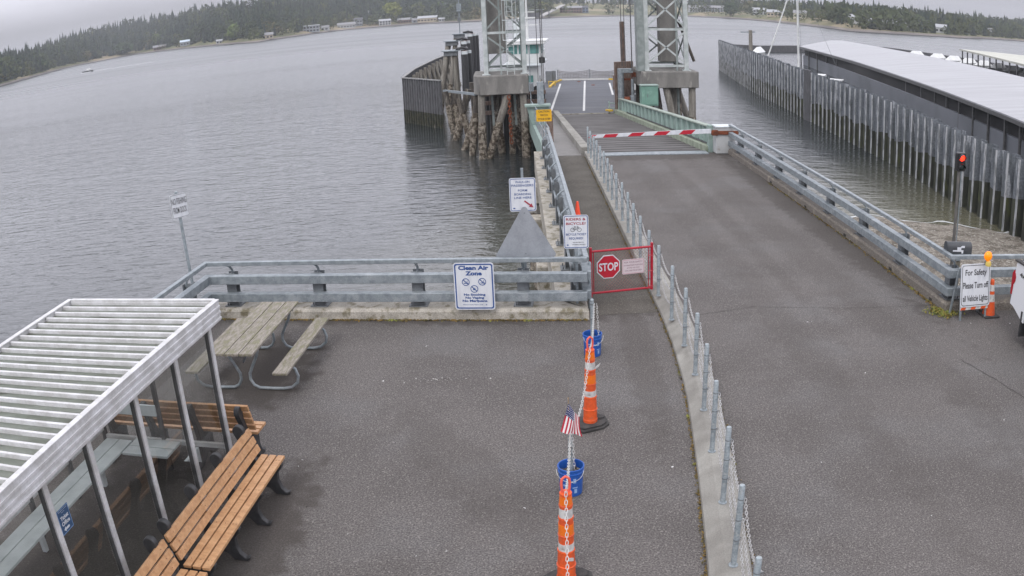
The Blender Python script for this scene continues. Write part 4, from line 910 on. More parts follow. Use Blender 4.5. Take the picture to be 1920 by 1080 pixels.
# left hand rail of the ramp walk: thin and low
for z in (.55, 1.0):
    mb = MB(); mb.tube([(1.60, yy, rz_(yy)+z) for yy in (31.7, 40, 48, 53)], .025, 6); mb.build('walk_rail', galv, rp, True)
for y in np.arange(32.4, 53, 2.2):
    mb = MB(); mb.box((1.60, y, rz_(y)+.5), (.05, .05, 1.0)); mb.build('walk_stanchion', galv, rp, True)
t_ = MB(); t_.box((1.86, 36.6, .25), (.30, .30, 1.3)); tag(t_.build('timber_post', rustwood), 'square brown timber post with a pale cap beside the ramp walkway', 'post')
# chain at the top of the walkway, barrier arm and cabinet
bc = thing('barrier_gate', 'white barrier cabinet with a lowered red and white striped arm across the car lane', 'barrier', (8.02, 31.2, .004))
mb = MB(); mb.box((8.02, 31.2, .50), (.72, .60, .98)); mb.build('cabinet', mat('cabinet_grey_white', (.46, .47, .47), (.36, .37, .37), rough=.55, scale=2, c3=(.28, .24, .2), s3=5, lo3=.62, hi3=.75), bc, True, bevel=.02)
mb = MB(); mb.box((8.02, 31.2, 1.01), (.78, .66, .05)); mb.build('cabinet_lid', white_paint, bc, True, bevel=.012)
mb = MB(); mb.box((7.98, 30.86, .80), (1.05, .05, .14)); mb.box((7.60, 30.88, .80), (.22, .12, .20)); mb.build('arm_bracket', rust, bc, True, bevel=.01)
a0, a1 = Vector((7.45, 30.86, .865)), Vector((2.98, 30.86, .745)); h0, h1 = .085, .055
def armz(s): c_ = a0.lerp(a1, s); hh = h0+(h1-h0)*s; return c_, hh
mb = MB()
c0, hh0 = armz(0); c1_, hh1 = armz(1)
mb.add([(c0.x, 30.84, c0.z-hh0), (c1_.x, 30.84, c1_.z-hh1), (c1_.x, 30.84, c1_.z+hh1), (c0.x, 30.84, c0.z+hh0), (c0.x, 30.88, c0.z-hh0), (c1_.x, 30.88, c1_.z-hh1), (c1_.x, 30.88, c1_.z+hh1), (c0.x, 30.88, c0.z+hh0)], [(0, 1, 2, 3), (7, 6, 5, 4), (0, 4, 5, 1), (3, 2, 6, 7), (0, 3, 7, 4), (1, 5, 6, 2)])
arm = mb.build('arm', signw, bc, True, bevel=.004)
for s in (.145, .355, .565, .775, .955):
    mb = MB(); w_ = .105; sl = .035 if s != .775 else .02; cA, hA = armz(s); cB, hB = armz(min(1, s+w_)); 
    vs = [(cA.x-sl*3, 30.835, cA.z-hA), (cB.x-sl*3, 30.835, cB.z-hB), (cB.x+sl*2, 30.835, cB.z+hB), (cA.x+sl*2, 30.835, cA.z+hA)]
    mb.add(vs, [(0, 1, 2, 3)]); o = mb.build('red_stripe', redsign, bc, True); o.parent = bc

# ================================================================= LIFT TOWERS
def pile(root, a, c2, r, grow=-1.6, m=None, gm_=None):
    """a timber pile from a (top) to c2 (foot) with tide growth over its lower part"""
    a = Vector(a); c2 = Vector(c2); tt = (a.z-grow)/(a.z-c2.z); g_ = a.lerp(c2, tt)
    mb = MB(); mb.tube([a, a.lerp(g_, .5), g_], r, 10, r1=r*1.02); p = mb.build('pile', m or pile_pale, root, True)
    mb = MB(); r_ = random.Random(int(a.x*97+a.y*31)); P = [g_.lerp(c2, i/8) for i in range(9)]; n = 12; vs = []; fs = []
    for i, q in enumerate(P):
        for j in range(n):
            rr = r*(1.04 if i == 0 else r_.uniform(1.03, 1.28)); vs.append((q.x+rr*math.cos(6.2832*j/n), q.y+rr*math.sin(6.2832*j/n), q.z+r_.uniform(-.04, .04)))
    for i in range(8):
        for j in range(n): fs.append((i*n+j, i*n+(j+1) % n, (i+1)*n+(j+1) % n, (i+1)*n+j))
    mb.add(vs, fs); g = mb.build('barnacle_growth', gm_ or barn, root, True, ang=80); g.parent = p
    return p
def tower(label, capx0, capx1, z0, z1, lx, rx, seed, right=False):
    root = thing('lift_tower', label, 'tower', ((capx0+capx1)/2, 53.5, -3.5), 0, 'ramp lift towers')
    ya, yb = 51.3, 56.0; ch = .35
    mb = MB()
    poly = [(capx0+ch, ya), (capx1, ya), (capx1, yb), (capx0, yb), (capx0, ya+1.0)] if not right else [(capx0, ya), (capx1, ya), (capx1, yb), (capx0, yb)]
    mb.slab(poly, z0, z1); mb.build('pile_cap', conc_cap, root, True, bevel=.04)
    zt = 14.0; L_ = [(lx, 52.1), (rx, 52.1), (lx, 55.3), (rx, 55.3)]
    for i, (x, y) in enumerate(L_):
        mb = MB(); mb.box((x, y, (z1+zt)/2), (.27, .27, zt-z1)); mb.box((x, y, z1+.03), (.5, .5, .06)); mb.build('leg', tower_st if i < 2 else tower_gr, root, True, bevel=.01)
    lev = [z1+.30, 4.05, 6.5, 9.0, 11.5]
    for a, c2 in ((0, 1), (1, 3), (3, 2), (2, 0)):
        A_, B_ = L_[a], L_[c2]
        for z in lev:
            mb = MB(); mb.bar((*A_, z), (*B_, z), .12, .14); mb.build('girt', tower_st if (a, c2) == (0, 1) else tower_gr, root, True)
        for i in range(4):
            zA, zB = lev[i]+.12, lev[i+1]-.12
            if right or a != 0 :
                for pa, pb in (((*A_, zA), (*B_, zB)), ((*A_, zB), (*B_, zA))):
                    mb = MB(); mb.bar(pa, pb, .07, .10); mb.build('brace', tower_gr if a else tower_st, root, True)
            else:
                xm = (lx+rx)/2+.02; zm = (zA+zB)/2
                seq = [((lx, 52.1, zA), (xm, 52.1, zm+.1)), ((xm, 52.1, zm+.1), (lx, 52.1, zB)), ((xm, 52.1, zm+.1), (rx, 52.1, zA)), ((xm, 52.1, zm+.1), (rx, 52.1, zB))] if i != 1 else [((lx, 52.1, zA), (xm-.1, 52.1, zm)), ((xm-.1, 52.1, zm), (lx, 52.1, zB)), ((rx, 52.1, zA), (xm, 52.1, zm+.9))]
                for pa, pb in seq:
                    mb = MB(); mb.bar(pa, pb, .07, .10); mb.build('brace', tower_gr, root, True)
        if a == 0:
            mb = MB(); mb.box(((lx+rx)/2-(.25 if not right else -.65), 52.1, (z1+zt)/2), (.10, .10, zt-z1)); mb.build('mullion', tower_gr, root, True)
    # counterweight
    cx0, cx1, cz = ((lx+.15, lx+1.28, 2.7) if not right else (lx+1.15, rx-.2, 1.95))
    mb = MB(); mb.box(((cx0+cx1)/2, 54.2, (cz+8.5)/2), (cx1-cx0, 1.0, 8.5-cz)); mb.build('counterweight', conc_cap, root, True, bevel=.03)
    if not right:
        # caged ladder
        lxx = lx+1.25
        for x in (lxx, lxx+.42):
            mb = MB(); mb.bar((x, 51.9, z1), (x, 51.9, zt), .05, .05); mb.build('ladder_rail', tower_st, root, True)
        for z in np.arange(z1+.2, 10.5, .3):
            mb = MB(); mb.cyl((lxx, 51.9, z), (lxx+.42, 51.9, z), .014, n=6); mb.build('rung', tower_st, root, True)
        for z in np.arange(3.6, 10.5, 1.2):
            mb = MB(); mb.tube([(lxx-.15, 51.85, z), (lxx-.18, 51.45, z), (lxx+.1, 51.15, z), (lxx+.4, 51.15, z), (lxx+.62, 51.45, z), (lxx+.57, 51.85, z)], .022, 6); mb.build('cage_hoop', white_paint, root, True)
        for x, y in ((lxx-.18, 51.45), (lxx+.1, 51.15), (lxx+.4, 51.15), (lxx+.62, 51.45)):
            mb = MB(); mb.bar((x, y, 3.6), (x, y, 10.5), .035, .012); mb.build('cage_bar', tower_st, root, True)
    else:
        mb = MB(); mb.box((lx-.36, 52.3, (z1+zt)/2), (.42, .9, zt-z1)); mb.build('guide_column', tower_gr, root, True)
    # piles
    w0 = capx1-capx0; ph = []
    if not right:
        ph = [((capx0+.45, 51.7, z0), (capx0+.35, 51.7, -5)), ((capx1-.35, 51.7, z0), (capx1-.25, 51.7, -5)), ((capx0+2.0, 51.6, z0), (capx0+.25, 51.9, -5)),
              ((capx0+.15, 53.5, z0), (capx0-.5, 53.2, -5)), ((capx0+1.3, 53.6, z0), (capx0+1.6, 53.6, -5)), ((capx0+2.3, 53.2, z0), (capx0+2.1, 53.2, -5)), ((capx0+.5, 55.5, z0), (capx0-1.4, 55.5, -5)),
              ((capx0+1.5, 55.6, z0), (capx0+.9, 55.6, -5)), ((capx1-.5, 55.6, z0), (capx1-.4, 55.6, -5)), ((capx1-1.2, 54.6, z0), (capx1-.2, 54.6, -5))]
    else:
        ph = [((capx1-.35, 51.7, z0), (capx1-.35, 51.7, -5)), ((capx0+1.5, 51.7, z0), (capx0+2.7, 51.9, -5)), ((capx0+2.2, 53.2, z0), (capx0+2.3, 53.2, -5)), ((capx0+.6, 51.7, z0), (capx0+.6, 51.7, -5)),
              ((capx0+1.2, 53.6, z0), (capx0+2.0, 53.6, -5)), ((capx1-.4, 55.6, z0), (capx1-.4, 55.6, -5)), ((capx1-1.2, 55.4, z0), (capx1+.6, 55.4, -5)), ((capx0+.4, 55.4, z0), (capx0+.4, 55.4, -5))]
    for i, (a, c2) in enumerate(ph): pile(root, a, c2, .22 if i < 3 else .19, -1.3 if i < 3 else -.9, pile_pale if i < 3 else pile_m)
    # green steel struts under the cap
    for k in range(2):
        mb = MB(); x = capx0+1.05+k*1.35; mb.bar((x, 52.6, z0), (x+.05, 52.6, z0-2.0), .14, .14); mb.build('steel_strut', tower_gr, root, True)
    return root
tl = tower('steel lattice lift tower with a caged ladder on a concrete cap, left of the ramp', -1.76, 1.50, .36, 1.50, -.97, 1.30, 1)
tr = tower('steel lattice lift tower with crossed braces on a concrete cap, right of the ramp', 8.21, 11.66, .50, 1.50, 8.62, 11.06, 2, True)
# lifting cables and counterweight ropes
for i, (x, y, za, zb, r) in enumerate(((2.25, 50.8, .4, 11, .028), (2.02, 50.8, .5, 11, .022), (2.12, 46.0, 1.4, 11, .022), (6.95, 50.8, 1.9, 11, .022), (7.13, 50.8, 1.9, 11, .022), (7.55, 51.0, 1.6, 11, .035))):
    mb = MB(); mb.cyl((x, y, za), (x, y, zb), r, n=6); o = mb.build('lift_cable', mat('cable_dark', (.07, .07, .07), rough=.6) if 'cable_dark' not in MATS else MATS['cable_dark'])
    tag(o, ['thick vertical lift cable, nearest the left tower', 'thin vertical lift cable between tower and thick cable', 'vertical lift cable rising from the green bracket of the ramp', 'left one of two vertical cables above the brown pile', 'right one of two vertical cables above the brown pile', 'vertical guide pipe close beside the right lift tower'][i], 'cable', 'cables of the ramp lift')
mb = MB(); T0 = (-.0, 0, 0)
chd = MB(); chainrun(chd, (.30, 51.2, .3), (.35, 51.2, -2.6), 0.05, .22, .30, .16, .035, 5, 8); tag(chd.build('heavy_chain', rust), 'heavy rusty chain hanging between the piles under the left tower', 'chain')
# control boxes on the cap edge
cb = thing('control_box', 'small grey electrical box with pipes at the right end of the left tower cap', 'box', (1.62, 51.35, .2))
mb = MB(); mb.box((1.62, 51.35, .75), (.28, .25, .5)); mb.build('box_body', galv, cb, True); mb = MB(); mb.cyl((1.58, 51.3, -.4), (1.58, 51.3, 3.2), .03, n=6); mb.build('conduit', galv, cb, True)
mb = MB(); mb.box((1.62, 51.21, .75), (.2, .02, .38)); mb.build('door', galv_dark, cb, True)
gc = thing('green_cabinet', 'pale green metal cabinet standing in front of the right tower cap', 'cabinet', (7.85, 46.8, -1))
mb = MB(); mb.box((7.86, 47.0, .53), (.92, .7, 1.10)); mb.build('cabinet_body', green_box, gc, True, bevel=.015)
mb = MB(); mb.box((7.94, 46.635, .53), (.66, .03, .96)); mb.build('door', green_box, gc, True, bevel=.008)
mb = MB(); mb.box((7.72, 46.61, .55), (.04, .03, .16)); mb.build('handle', galv_dark, gc, True)
mb = MB(); mb.box((7.86, 47.0, 1.10), (1.0, .78, .04)); mb.build('lid', green_st, gc, True)
for x in (7.5, 8.2):
    mb = MB(); mb.box((x, 47.0, -.5), (.09, .09, .98)); mb.build('leg', galv, gc, True)

# ================================================================= FENDERS AND DOLPHINS
def corrugated(mb, path, z0f, z1f, pitch, dep, strip_mi=None):
    P = [Vector((*p[:2], 0)) for p in path]; seg = [(P[i+1]-P[i]).length for i in range(len(P)-1)]; tot = sum(seg)
    def at(s):
        for i, l in enumerate(seg):
            if s <= l or i == len(seg)-1:
                d = (P[i+1]-P[i]).normalized(); return P[i]+d*s, Vector((-d.y, d.x, 0)), sum(seg[:i])
            s -= l
    s = 0; prof = []
    while s < tot:
        for f, o in ((0, 0), (.30, 0), (.42, 1), (.50, 1), (.88, 1), (1.0, 0)):
            if s+f*pitch <= tot: prof.append((s+f*pitch, o*dep))
        s += pitch
    pts = []
    for ss, o in prof:
        q, nn, _ = at(ss); f = ss/tot; pts.append((q+nn*o, f))
    return pts
def wall_from(pts, z0f, z1f, name, m, parent, thick=.05):
    mb = MB(); vs = []; n = len(pts)
    for q, f in pts: vs.append((q.x, q.y, z0f(f)))
    for q, f in pts: vs.append((q.x, q.y, z1f(f)))
    for q, f in pts: vs.append((q.x+.0, q.y+thick, z0f(f)))
    for q, f in pts: vs.append((q.x+.0, q.y+thick, z1f(f)))
    fs = []
    for i in range(n-1): fs += [(i, i+1, n+i+1, n+i), (2*n+i, 3*n+i, 3*n+i+1, 2*n+i+1), (n+i, n+i+1, 3*n+i+1, 3*n+i)]
    mb.add(vs, fs); return mb.build(name, m, parent, True, ang=20)
ww = thing('wing_wall', 'dark corrugated sheet-pile wing wall around the berth left of the ferry', 'wall', (-6, 70, WZ))
for path in ([(-4.65, 66.0), (-8.15, 71.5)], [(-8.15, 71.5), (-8.2, 82), (-7.4, 98), (-6.2, 112)]):
    pts = corrugated(None, path, None, None, .42, .10)
    wall_from(pts, lambda f: -2.4, lambda f: .25, 'sheet_piles', sheet_m, ww)
    wall_from(pts, lambda f: -5.2, lambda f: -2.4, 'tide_band', tide, ww)
    mb = MB(); mb.sweep([(p[0], p[1], 0) for p in path], [(-.06, .20), (.16, .20), (.16, .28), (-.06, .28)]); mb.build('top_cap', mat('cap_edge', (.28, .28, .27), (.18, .18, .18), rough=.7, scale=4) if 'cap_edge' not in MATS else MATS['cap_edge'], ww, True)
for i in range(11):
    y = 73+i*3.2; x = np.interp(y, [71.5, 82, 98, 112], [-8.0, -8.05, -7.25, -6.1])
    mb = MB(); mb.cyl((x+.35, y, -4.5), (x+.3, y, .1), .16, n=8); mb.build('pile', pile_pale, ww, True); mb = MB(); mb.cyl((x+.4, y+.3, 0), (x+1.9, y+.3, -4.5), .14, n=8); mb.build('batter_pile', pile_pale, ww, True)
# strut from the wing wall to the tower cap
mb = MB(); mb.bar((-4.5, 66, -.55), (-1.7, 53, .30), .16, .16); tag(mb.build('steel_strut', galv), 'long pale steel strut from the wing wall to the left tower cap', 'strut')
def dolphin(loc, label, zt, nf, seed):
    root = thing('berthing_dolphin', label, 'dolphin', (loc[0], loc[1], WZ), 0, 'dolphins with black fender cylinders left of the ferry')
    x, y = loc; r_ = random.Random(seed)
    mb = MB(); mb.box((x, y, zt-.18), (1.05, 1.5, .36)); mb.build('head_beam', galv_dark, root, True, bevel=.02)
    mb = MB(); mb.box((x, y, zt+.04), (1.35, 1.8, .08)); mb.build('head_plate', galv, root, True)
    for dx, dy, bx, by in ((-.35, -.5, -1.5, -1.6), (.3, -.45, .5, -.6), (-.3, .5, -1.6, 1.3), (.25, .5, .3, .7)):
        pile(root, (x+dx, y+dy, zt-.36), (x+bx, y+by, -5), .20, -1.7, pile_pale)
    for i in range(nf):
        fx, fy = x+.95+(.0 if i % 2 else .15)+.12*i, y-1.2+i*.75
        mb = MB(); mb.cyl((fx, fy, -1.6), (fx, fy, zt-.25), .27, n=16); f = mb.build('fender_cylinder', blackcast, root, True)
        mb = MB(); mb.cyl((fx, fy, zt-.25), (fx, fy, zt-.02), .24, n=16); c_ = mb.build('fender_collar', white_paint if i % 2 == 0 else rust, root, True); c_.parent = f
    mb = MB(); mb.tube([(x+.4, y-.7, zt+.15), (x+.9, y-.6, zt+.25), (x+1.3, y-.2, zt+.1), (x+1.2, y+.6, zt+.2)], .10, 8); mb.build('hose', blackcast, root, True)
    mb = MB(); mb.box((x+.8, y+.2, zt+.12), (.5, .9, .2)); mb.build('bracket', galv, root, True)
    return root
dolphin((-3.95, 68.5), 'nearest berthing dolphin with black fender cylinders, behind the corrugated wing wall', 2.35, 3, 1)
dolphin((-4.3, 76.5), 'middle berthing dolphin of the three left of the ferry, with black cylinders', 2.85, 4, 2)
dolphin((-4.1, 86.5), 'farthest berthing dolphin of the three left of the ferry, carrying the marker pole', 3.2, 5, 3)
mk = thing('marker_pole', 'thin marker pole with small boxes and a white lamp on the farthest dolphin', 'marker', (-4.0, 86.0, 3.3))
mb = MB(); mb.cyl((-4.0, 86, 3.3), (-4.0, 86, 6.9), .05, n=8); mb.build('pole', galv, mk, True)
mb = MB(); mb.box((-4.0, 86, 5.9), (.45, .3, .8)); mb.build('box_body', galv, mk, True)
mb = MB(); mb.box((-4.0, 85.9, 4.7), (.35, .2, .4)); mb.build('sign_plate', galv_dark, mk, True)
mb = MB(); mb.lathe([(0, 6.9), (.18, 6.95), (.2, 7.2), (.1, 7.4), (0, 7.42)], (-4.0, 86, 0), 12); mb.build('lamp', ferry_wh, mk, True)
# piles and old timbers under and behind the left tower
for i, (a, c2, rr, lb) in enumerate((((-2.4, 60, 0), (-3.8, 60, -5), .24, 'leaning tarred pile halfway between left tower and wing wall'), ((-3.6, 64, -.6), (-3.3, 63, -5), .26, 'barnacled pile close behind the end of the wing wall'),
                        ((-4.2, 63.5, -.4), (-3.5, 63, -5), .20, 'thin barnacled pile against the end of the wing wall'), ((-2.2, 62, .3), (-1.9, 62, -5), .22, 'upright tarred pile behind the leaning one near the left tower'),
                        ((-3.0, 58, -.4), (-1.9, 57, -5), .2, 'pile leaning towards the left tower, crossing the leaning tarred pile'))):
    root = thing('mooring_pile', lb, 'pile', (c2[0], c2[1], c2[2]), 0, 'loose old piles beside the left tower'); pile(root, a, c2, rr, -1.4, pile_m)
# right side timber fenders, pipe column, winch, brown pile
tf = thing('timber_fender', 'brown timber fender wall with steel columns beside the ramp end, right of the ferry', 'fender', (7.3, 54.5, WZ))
for i in range(9):
    mb = MB(); mb.box((7.05+i*.145, 54.8+i*.08, -.9), (.135, .25, 5.6+.0*i)); mb.build('timber', rustwood, tf, True, bevel=.01)
for x, z0, z1 in ((7.22, -2.0, 1.55), (7.95, -2.4, .9)):
    mb = MB(); mb.cyl((x, 53.6, z0), (x, 53.6, z1), .20 if x < 7.5 else .10, n=12); mb.build('steel_column', galv, tf, True)
mb = MB(); mb.box((7.55, 53.6, 1.42), (.85, .35, .28)); mb.build('steel_beam', galv, tf, True, bevel=.02)
mb = MB(); mb.box((7.72, 53.9, .85), (.7, .2, .12)); mb.box((8.05, 53.8, 1.15), (.25, .25, .3)); mb.build('rusty_bracket', rust, tf, True)
bw_ = thing('rusty_winch', 'rusty winch drum on a grey mount at the foot of the timber fender', 'winch', (7.55, 52.7, -.9))
mb = MB(); mb.cyl((7.3, 52.7, -.42), (7.62, 52.7, -.42), .30, n=18); mb.build('drum', rust, bw_, True)
mb = MB(); mb.box((7.78, 52.75, -.45), (.22, .5, .75)); mb.build('mount', galv, bw_, True, bevel=.02)
mb = MB(); mb.cyl((7.62, 52.7, -.42), (7.70, 52.7, -.42), .12, n=12); mb.build('hub', galv_dark, bw_, True)
mb = MB(); mb.cyl((7.98, 57.5, -3), (7.93, 57.5, 4.45), .17, n=12); p_ = mb.build('rusty_pile', mat('rusty_brown_pile', (.16, .11, .09), (.10, .07, .06), rough=.85, scale=3)); tag(p_, 'tall rusty brown pipe pile standing alone above the timber fender', 'pile')
tf2 = thing('timber_fender', 'low brown timber fender wall at the far right corner of the ferry deck', 'fender', (10, 70, WZ))
for i in range(10):
    mb = MB(); mb.box((8.95+i*.20, 70.5-i*.05, -2.2), (.19, .25, 4.0)); mb.build('timber', rustwood, tf2, True, bevel=.01)
mb = MB(); mb.cyl((9.4, 70.1, -.85), (10.9, 69.7, -.85), .16, n=10); mb.build('fender_roller', galv, tf2, True)
mb = MB(); mb.cyl((11.0, 57, 1.3), (13.2, 57.5, -5), .22, n=10); tag(mb.build('batter_pile', pile_pale), 'grey pile leaning out to the right behind the right tower cap', 'pile')
mb = MB(); mb.cyl((11.2, 55.0, 4.6), (12.2, 55.0, 1.9), .10, n=10); tag(mb.build('diagonal_pipe', pile_m), 'dark diagonal pipe leaning against the right leg of the right tower', 'pipe')

tb_ = thing('dark_backing', 'added dark plank bulkhead behind the piles of the left lift tower', 'backing', (.6, 57.6, WZ))  # planks added to darken the gaps and reflection below; walers are actual timbers
for i in range(20):
    mb = MB(); mb.box((-1.5+i*.215, 57.6+.02*(i % 3), -2.3+.04*(i % 4)), (.205, .25, 5.0)); mb.build('plank', hullblack if i % 3 else pile_m, tb_, True, bevel=.01)
for z in (-.15, -.75, -1.4):
    mb = MB(); mb.box((.55, 57.35, z), (4.4, .22, .26)); mb.build('waler', rustwood, tb_, True, bevel=.01)
# ================================================================= FERRY
fy_ = thing('car_ferry', 'open-deck car ferry docked at the ramp end, with a white wheelhouse on its left side', 'ferry', (5, 56, WZ))
FM = Matrix.Translation((4.75, 54.3, 0)) @ Matrix.Rotation(R(-5.6), 4, 'Z')    # local: y along the ferry, x to its right
def fb(mb, c, d, rz=0): mb.box(c, d, rz, M=FM); return mb
FZ = -1.38
hull = [(-2.7, 0), (2.2, 0), (2.45, 2), (4.6, 5), (4.9, 12), (4.7, 20), (2.9, 27.5), (-2.6, 27.5), (-4.2, 22), (-5.6, 17), (-5.6, 8), (-3.0, 5), (-2.9, 2)]
mb = MB(); mb.slab([tuple((FM @ Vector((x, y, 0)))[:2]) for x, y in hull], -3.9, FZ-.01); mb.build('hull', hullblack, fy_, True)
mb = MB(); mb.slab([tuple((FM @ Vector((x*.985, y*.995+.05, 0)))[:2]) for x, y in hull], FZ-.012, FZ+.02); mb.build('deck', ferry_dk, fy_, True)
for x0, ya, yb in ((-1.95, 2.2, 22.3), (.18, 1.9, 25.0), (2.35, 12, 22.5)):
    mb = MB(); fb(mb, (x0, (ya+yb)/2, FZ+.026), (.15, yb-ya, .006)); mb.build('lane_line', white_mark, fy_, True)
for pts, nm in (([(-2.75, 19), (-2.5, 23.3), (-2.0, 25.9)], 'yellow_coaming'), ([(2.4, 26.0), (3.4, 25.2)], 'yellow_coaming')):
    mb = MB(); P = [FM @ Vector((x, y, 0)) for x, y in pts]
    mb.sweep(P, [(-.09, FZ+.02), (.09, FZ+.02), (.09, FZ+.14), (-.09, FZ+.14)]); mb.build(nm, yellow_p, fy_, True)
mb = MB(); fb(mb, (.2, 26.1, FZ+.06), (4.4, .25, .14)); mb.build('bow_coaming', white_mark, fy_, True)
for x, y in ((-.35, 24.2), (.9, 20.5)):
    mb = MB(); mb.lathe([(.17, FZ+.02), (.15, FZ+.06), (0, FZ+.065)], tuple(FM @ Vector((x, y, 0)))[:2]+(0,), 12); mb.build('deck_fitting', rust, fy_, True)
mb = MB(); fb(mb, (-2.35, 20.9, FZ+.38), (.06, 1.0, .06)); fb(mb, (-2.35, 20.45, FZ+.2), (.06, .06, .36)); fb(mb, (-2.35, 21.35, FZ+.2), (.06, .06, .36)); fb(mb, (-2.65, 20.9, FZ+.38), (.6, .06, .06)); fb(mb, (-2.9, 20.9, FZ+.2), (.06, .06, .36)); mb.build('yellow_guard', yellow_p, fy_, True)
for x, w_ in ((-2.9, .55), (-2.45, .35)):
    mb = MB(); fb(mb, (x-.1, 23.6+(x+2.9), FZ+.55), (w_, .4, 1.1)); mb.build('bulwark_panel', galv_dark, fy_, True)
# net across the far end: posts and drooping mesh
net_m = mat('net_rope', (.16, .15, .15), rough=.9)
for x in (-2.3, .62, 3.3):
    mb = MB(); fb(mb, (x, 26.5, FZ+.50), (.09, .09, 1.0)); mb.build('net_post', galv_dark, fy_, True)
mb = MB()
for xa, xb in ((-2.3, .62), (.62, 3.3)):
    for j in range(6):
        P = [FM @ Vector((xa+(xb-xa)*i/10, 26.5, FZ+.12+(.80*j/5)*(1-.9*(i/10)*(1-i/10)))) for i in range(11)]; mb.tube(P, .03, 3)
    for i in range(1, 20):
        f = i/20; top_ = .92*(1-.9*f*(1-f)); mb.bar(FM @ Vector((xa+(xb-xa)*f, 26.5, FZ+.1)), FM @ Vector((xa+(xb-xa)*f, 26.5, FZ+.1+top_-.1)), .035)
mb.build('net', net_m, fy_, True)
# wheelhouse block on the left side
def fpart(nm, c, d, m, par=None, bev=.03):
    mb = MB(); fb(mb, c, d); o = mb.build(nm, m, fy_, True, bevel=bev)
    if par is not None: o.parent = par
    return o
base = fpart('deckhouse', (-4.15, 11.0, -.05), (2.3, 6.6, 2.65), ferry_wh)
fpart('window', (-4.6, 7.68, .35), (.55, .04, .45), glass_gn, base, .0); fpart('window', (-3.6, 7.68, .35), (.45, .04, .5), glass_gn, base, 0)
fpart('window', (-2.98, 9.3, .2), (.04, .4, .5), carglass, base, 0); fpart('window', (-2.98, 11.5, -.4), (.04, .5, .9), carglass, base, 0)
fpart('deck_edge', (-4.15, 11.0, 1.33), (2.9, 7.4, .12), white_paint)
fpart('stripe', (-4.15, 10.97, -1.22), (2.34, 6.7, .18), ferry_gn, None, 0)
wh = fpart('wheelhouse', (-4.0, 10.6, 2.15), (2.4, 3.4, 1.6), ferry_wh)
for x in (-4.85, -4.1, -3.3): fpart('window', (x, 8.88, 2.45), (.62, .04, .66), glass_gn, wh, 0)
for y in (9.6, 10.6, 11.6): fpart('window', (-2.79, y, 2.45), (.04, .8, .66), glass_gn, wh, 0)
fpart('wheelhouse_roof', (-4.0, 10.6, 3.03), (3.2, 4.2, .14), ferry_wh)
fpart('green_visor', (-4.0, 8.6, 2.88), (3.0, .3, .16), ferry_wh)
fpart('exhaust_stack', (-4.7, 12.5, 3.7), (.6, .6, 1.3), white_paint)
mb = MB(); mb.tube([FM @ Vector((-3.9, 10.9, 3.1)), FM @ Vector((-3.9, 10.9, 7.6))], .10, 8, r1=.05); mst = mb.build('mast', ferry_wh, fy_, True)
for z, w_ in ((4.2, 1.6), (5.2, 1.2), (6.2, 1.5)):
    mb = MB(); mb.bar(FM @ Vector((-3.9-w_/2, 10.9, z)), FM @ Vector((-3.9+w_/2, 10.9, z)), .07); o = mb.build('spreader', ferry_wh, fy_, True); o.parent = mst
mb = MB(); mb.box(tuple(FM @ Vector((-3.9, 10.7, 4.75))), (1.3, .14, .12)); o = mb.build('radar', ferry_wh, fy_, True); o.parent = mst
for y in (7.6, 9.0, 10.5, 12, 13.5, 14.6):
    mb = MB(); P = FM @ Vector((-2.85, y, 0)); mb.cyl((P.x, P.y, 1.38), (P.x, P.y, 2.2), .03, n=6); mb.build('stanchion', ferry_wh, fy_, True)
mb = MB(); mb.tube([FM @ Vector((-2.85, 7.6, 2.2)), FM @ Vector((-2.85, 14.6, 2.2))], .03, 6); mb.build('deck_rail', ferry_wh, fy_, True)
mb = MB(); mb.lathe([(0, 1.45), (.22, 1.5), (.22, 1.9), (0, 1.95)], tuple(FM @ Vector((-2.7, 7.5, 0)))[:2]+(0,), 12); mb.build('searchlight', hullblack, fy_, True)
rc = fpart('side_cabin', (3.85, 8.8, -.55), (1.6, 3.6, 1.6), ferry_wh)
fpart('louvre', (3.7, 6.98, -.75), (.9, .04, .5), mat('louvre_dark', (.10, .10, .10), (.18, .18, .18), rough=.6, scale=2, stretch=(1, 1, 30)), rc, 0)
fpart('cabin_roof', (3.85, 8.8, .30), (1.75, 3.8, .12), white_paint)
fpart('dark_skirt', (3.3, 6.3, -1.05), (1.8, .9, .7), galv_dark)
fpart('life_raft', (3.6, 10.5, .6), (.6, 1.2, .5), white_paint)

# ================================================================= SHEET-PILE BREAKWATER WALL (right)
spw = thing('sheet_pile_wall', 'long ribbed steel sheet-pile wall with green tide band, right of the channel', 'wall', (23, 54, WZ))
spm = mat('sheet_pile_grey', (.14, .155, .175), (.085, .095, .105), rough=.7, scale=1.3, stretch=(3, 3, .5), fine=.2, fscale=10, c3=(.30, .315, .34), s3=1.2, lo3=.56, hi3=.66)
streak = mat('stain_and_light_streaks', (.42, .43, .45), (.20, .21, .22), rough=.7, scale=2.2, stretch=(4, 4, .8), lo=.45, hi=.6)
pathW = [(20.6, 8), (21.3, 22), (22.0, 32), (22.3, 38), (23.2, 45), (23.7, 54), (24.8, 68), (26.6, 90), (30.8, 121)]
yW = [8, 22, 32, 38, 45, 54, 68, 90, 121]; zW = [-.1, -.1, -.05, .1, .2, .4, .45, .8, .8]
def wallx(y): return float(np.interp(y, yW, [p[0] for p in pathW]))
def topz(y): return float(np.interp(y, yW, zW))
yy = 9.0; r_ = random.Random(8); up_, lo_, stv, stf = MB(), MB(), MB(), None
pr_ = []; idx = 0
while yy < 121:
    p = 1.12 if yy < 90 else 1.12
    for f, o in ((0, 0), (.44, 0), (.56, .38), (.92, .38)): pr_.append((yy+f*p, o, idx, f))
    yy += p; idx += 1
pr_.append((121., 0, idx, 0))
zmid = lambda y: -1.9+.12*math.sin(y*1.7)
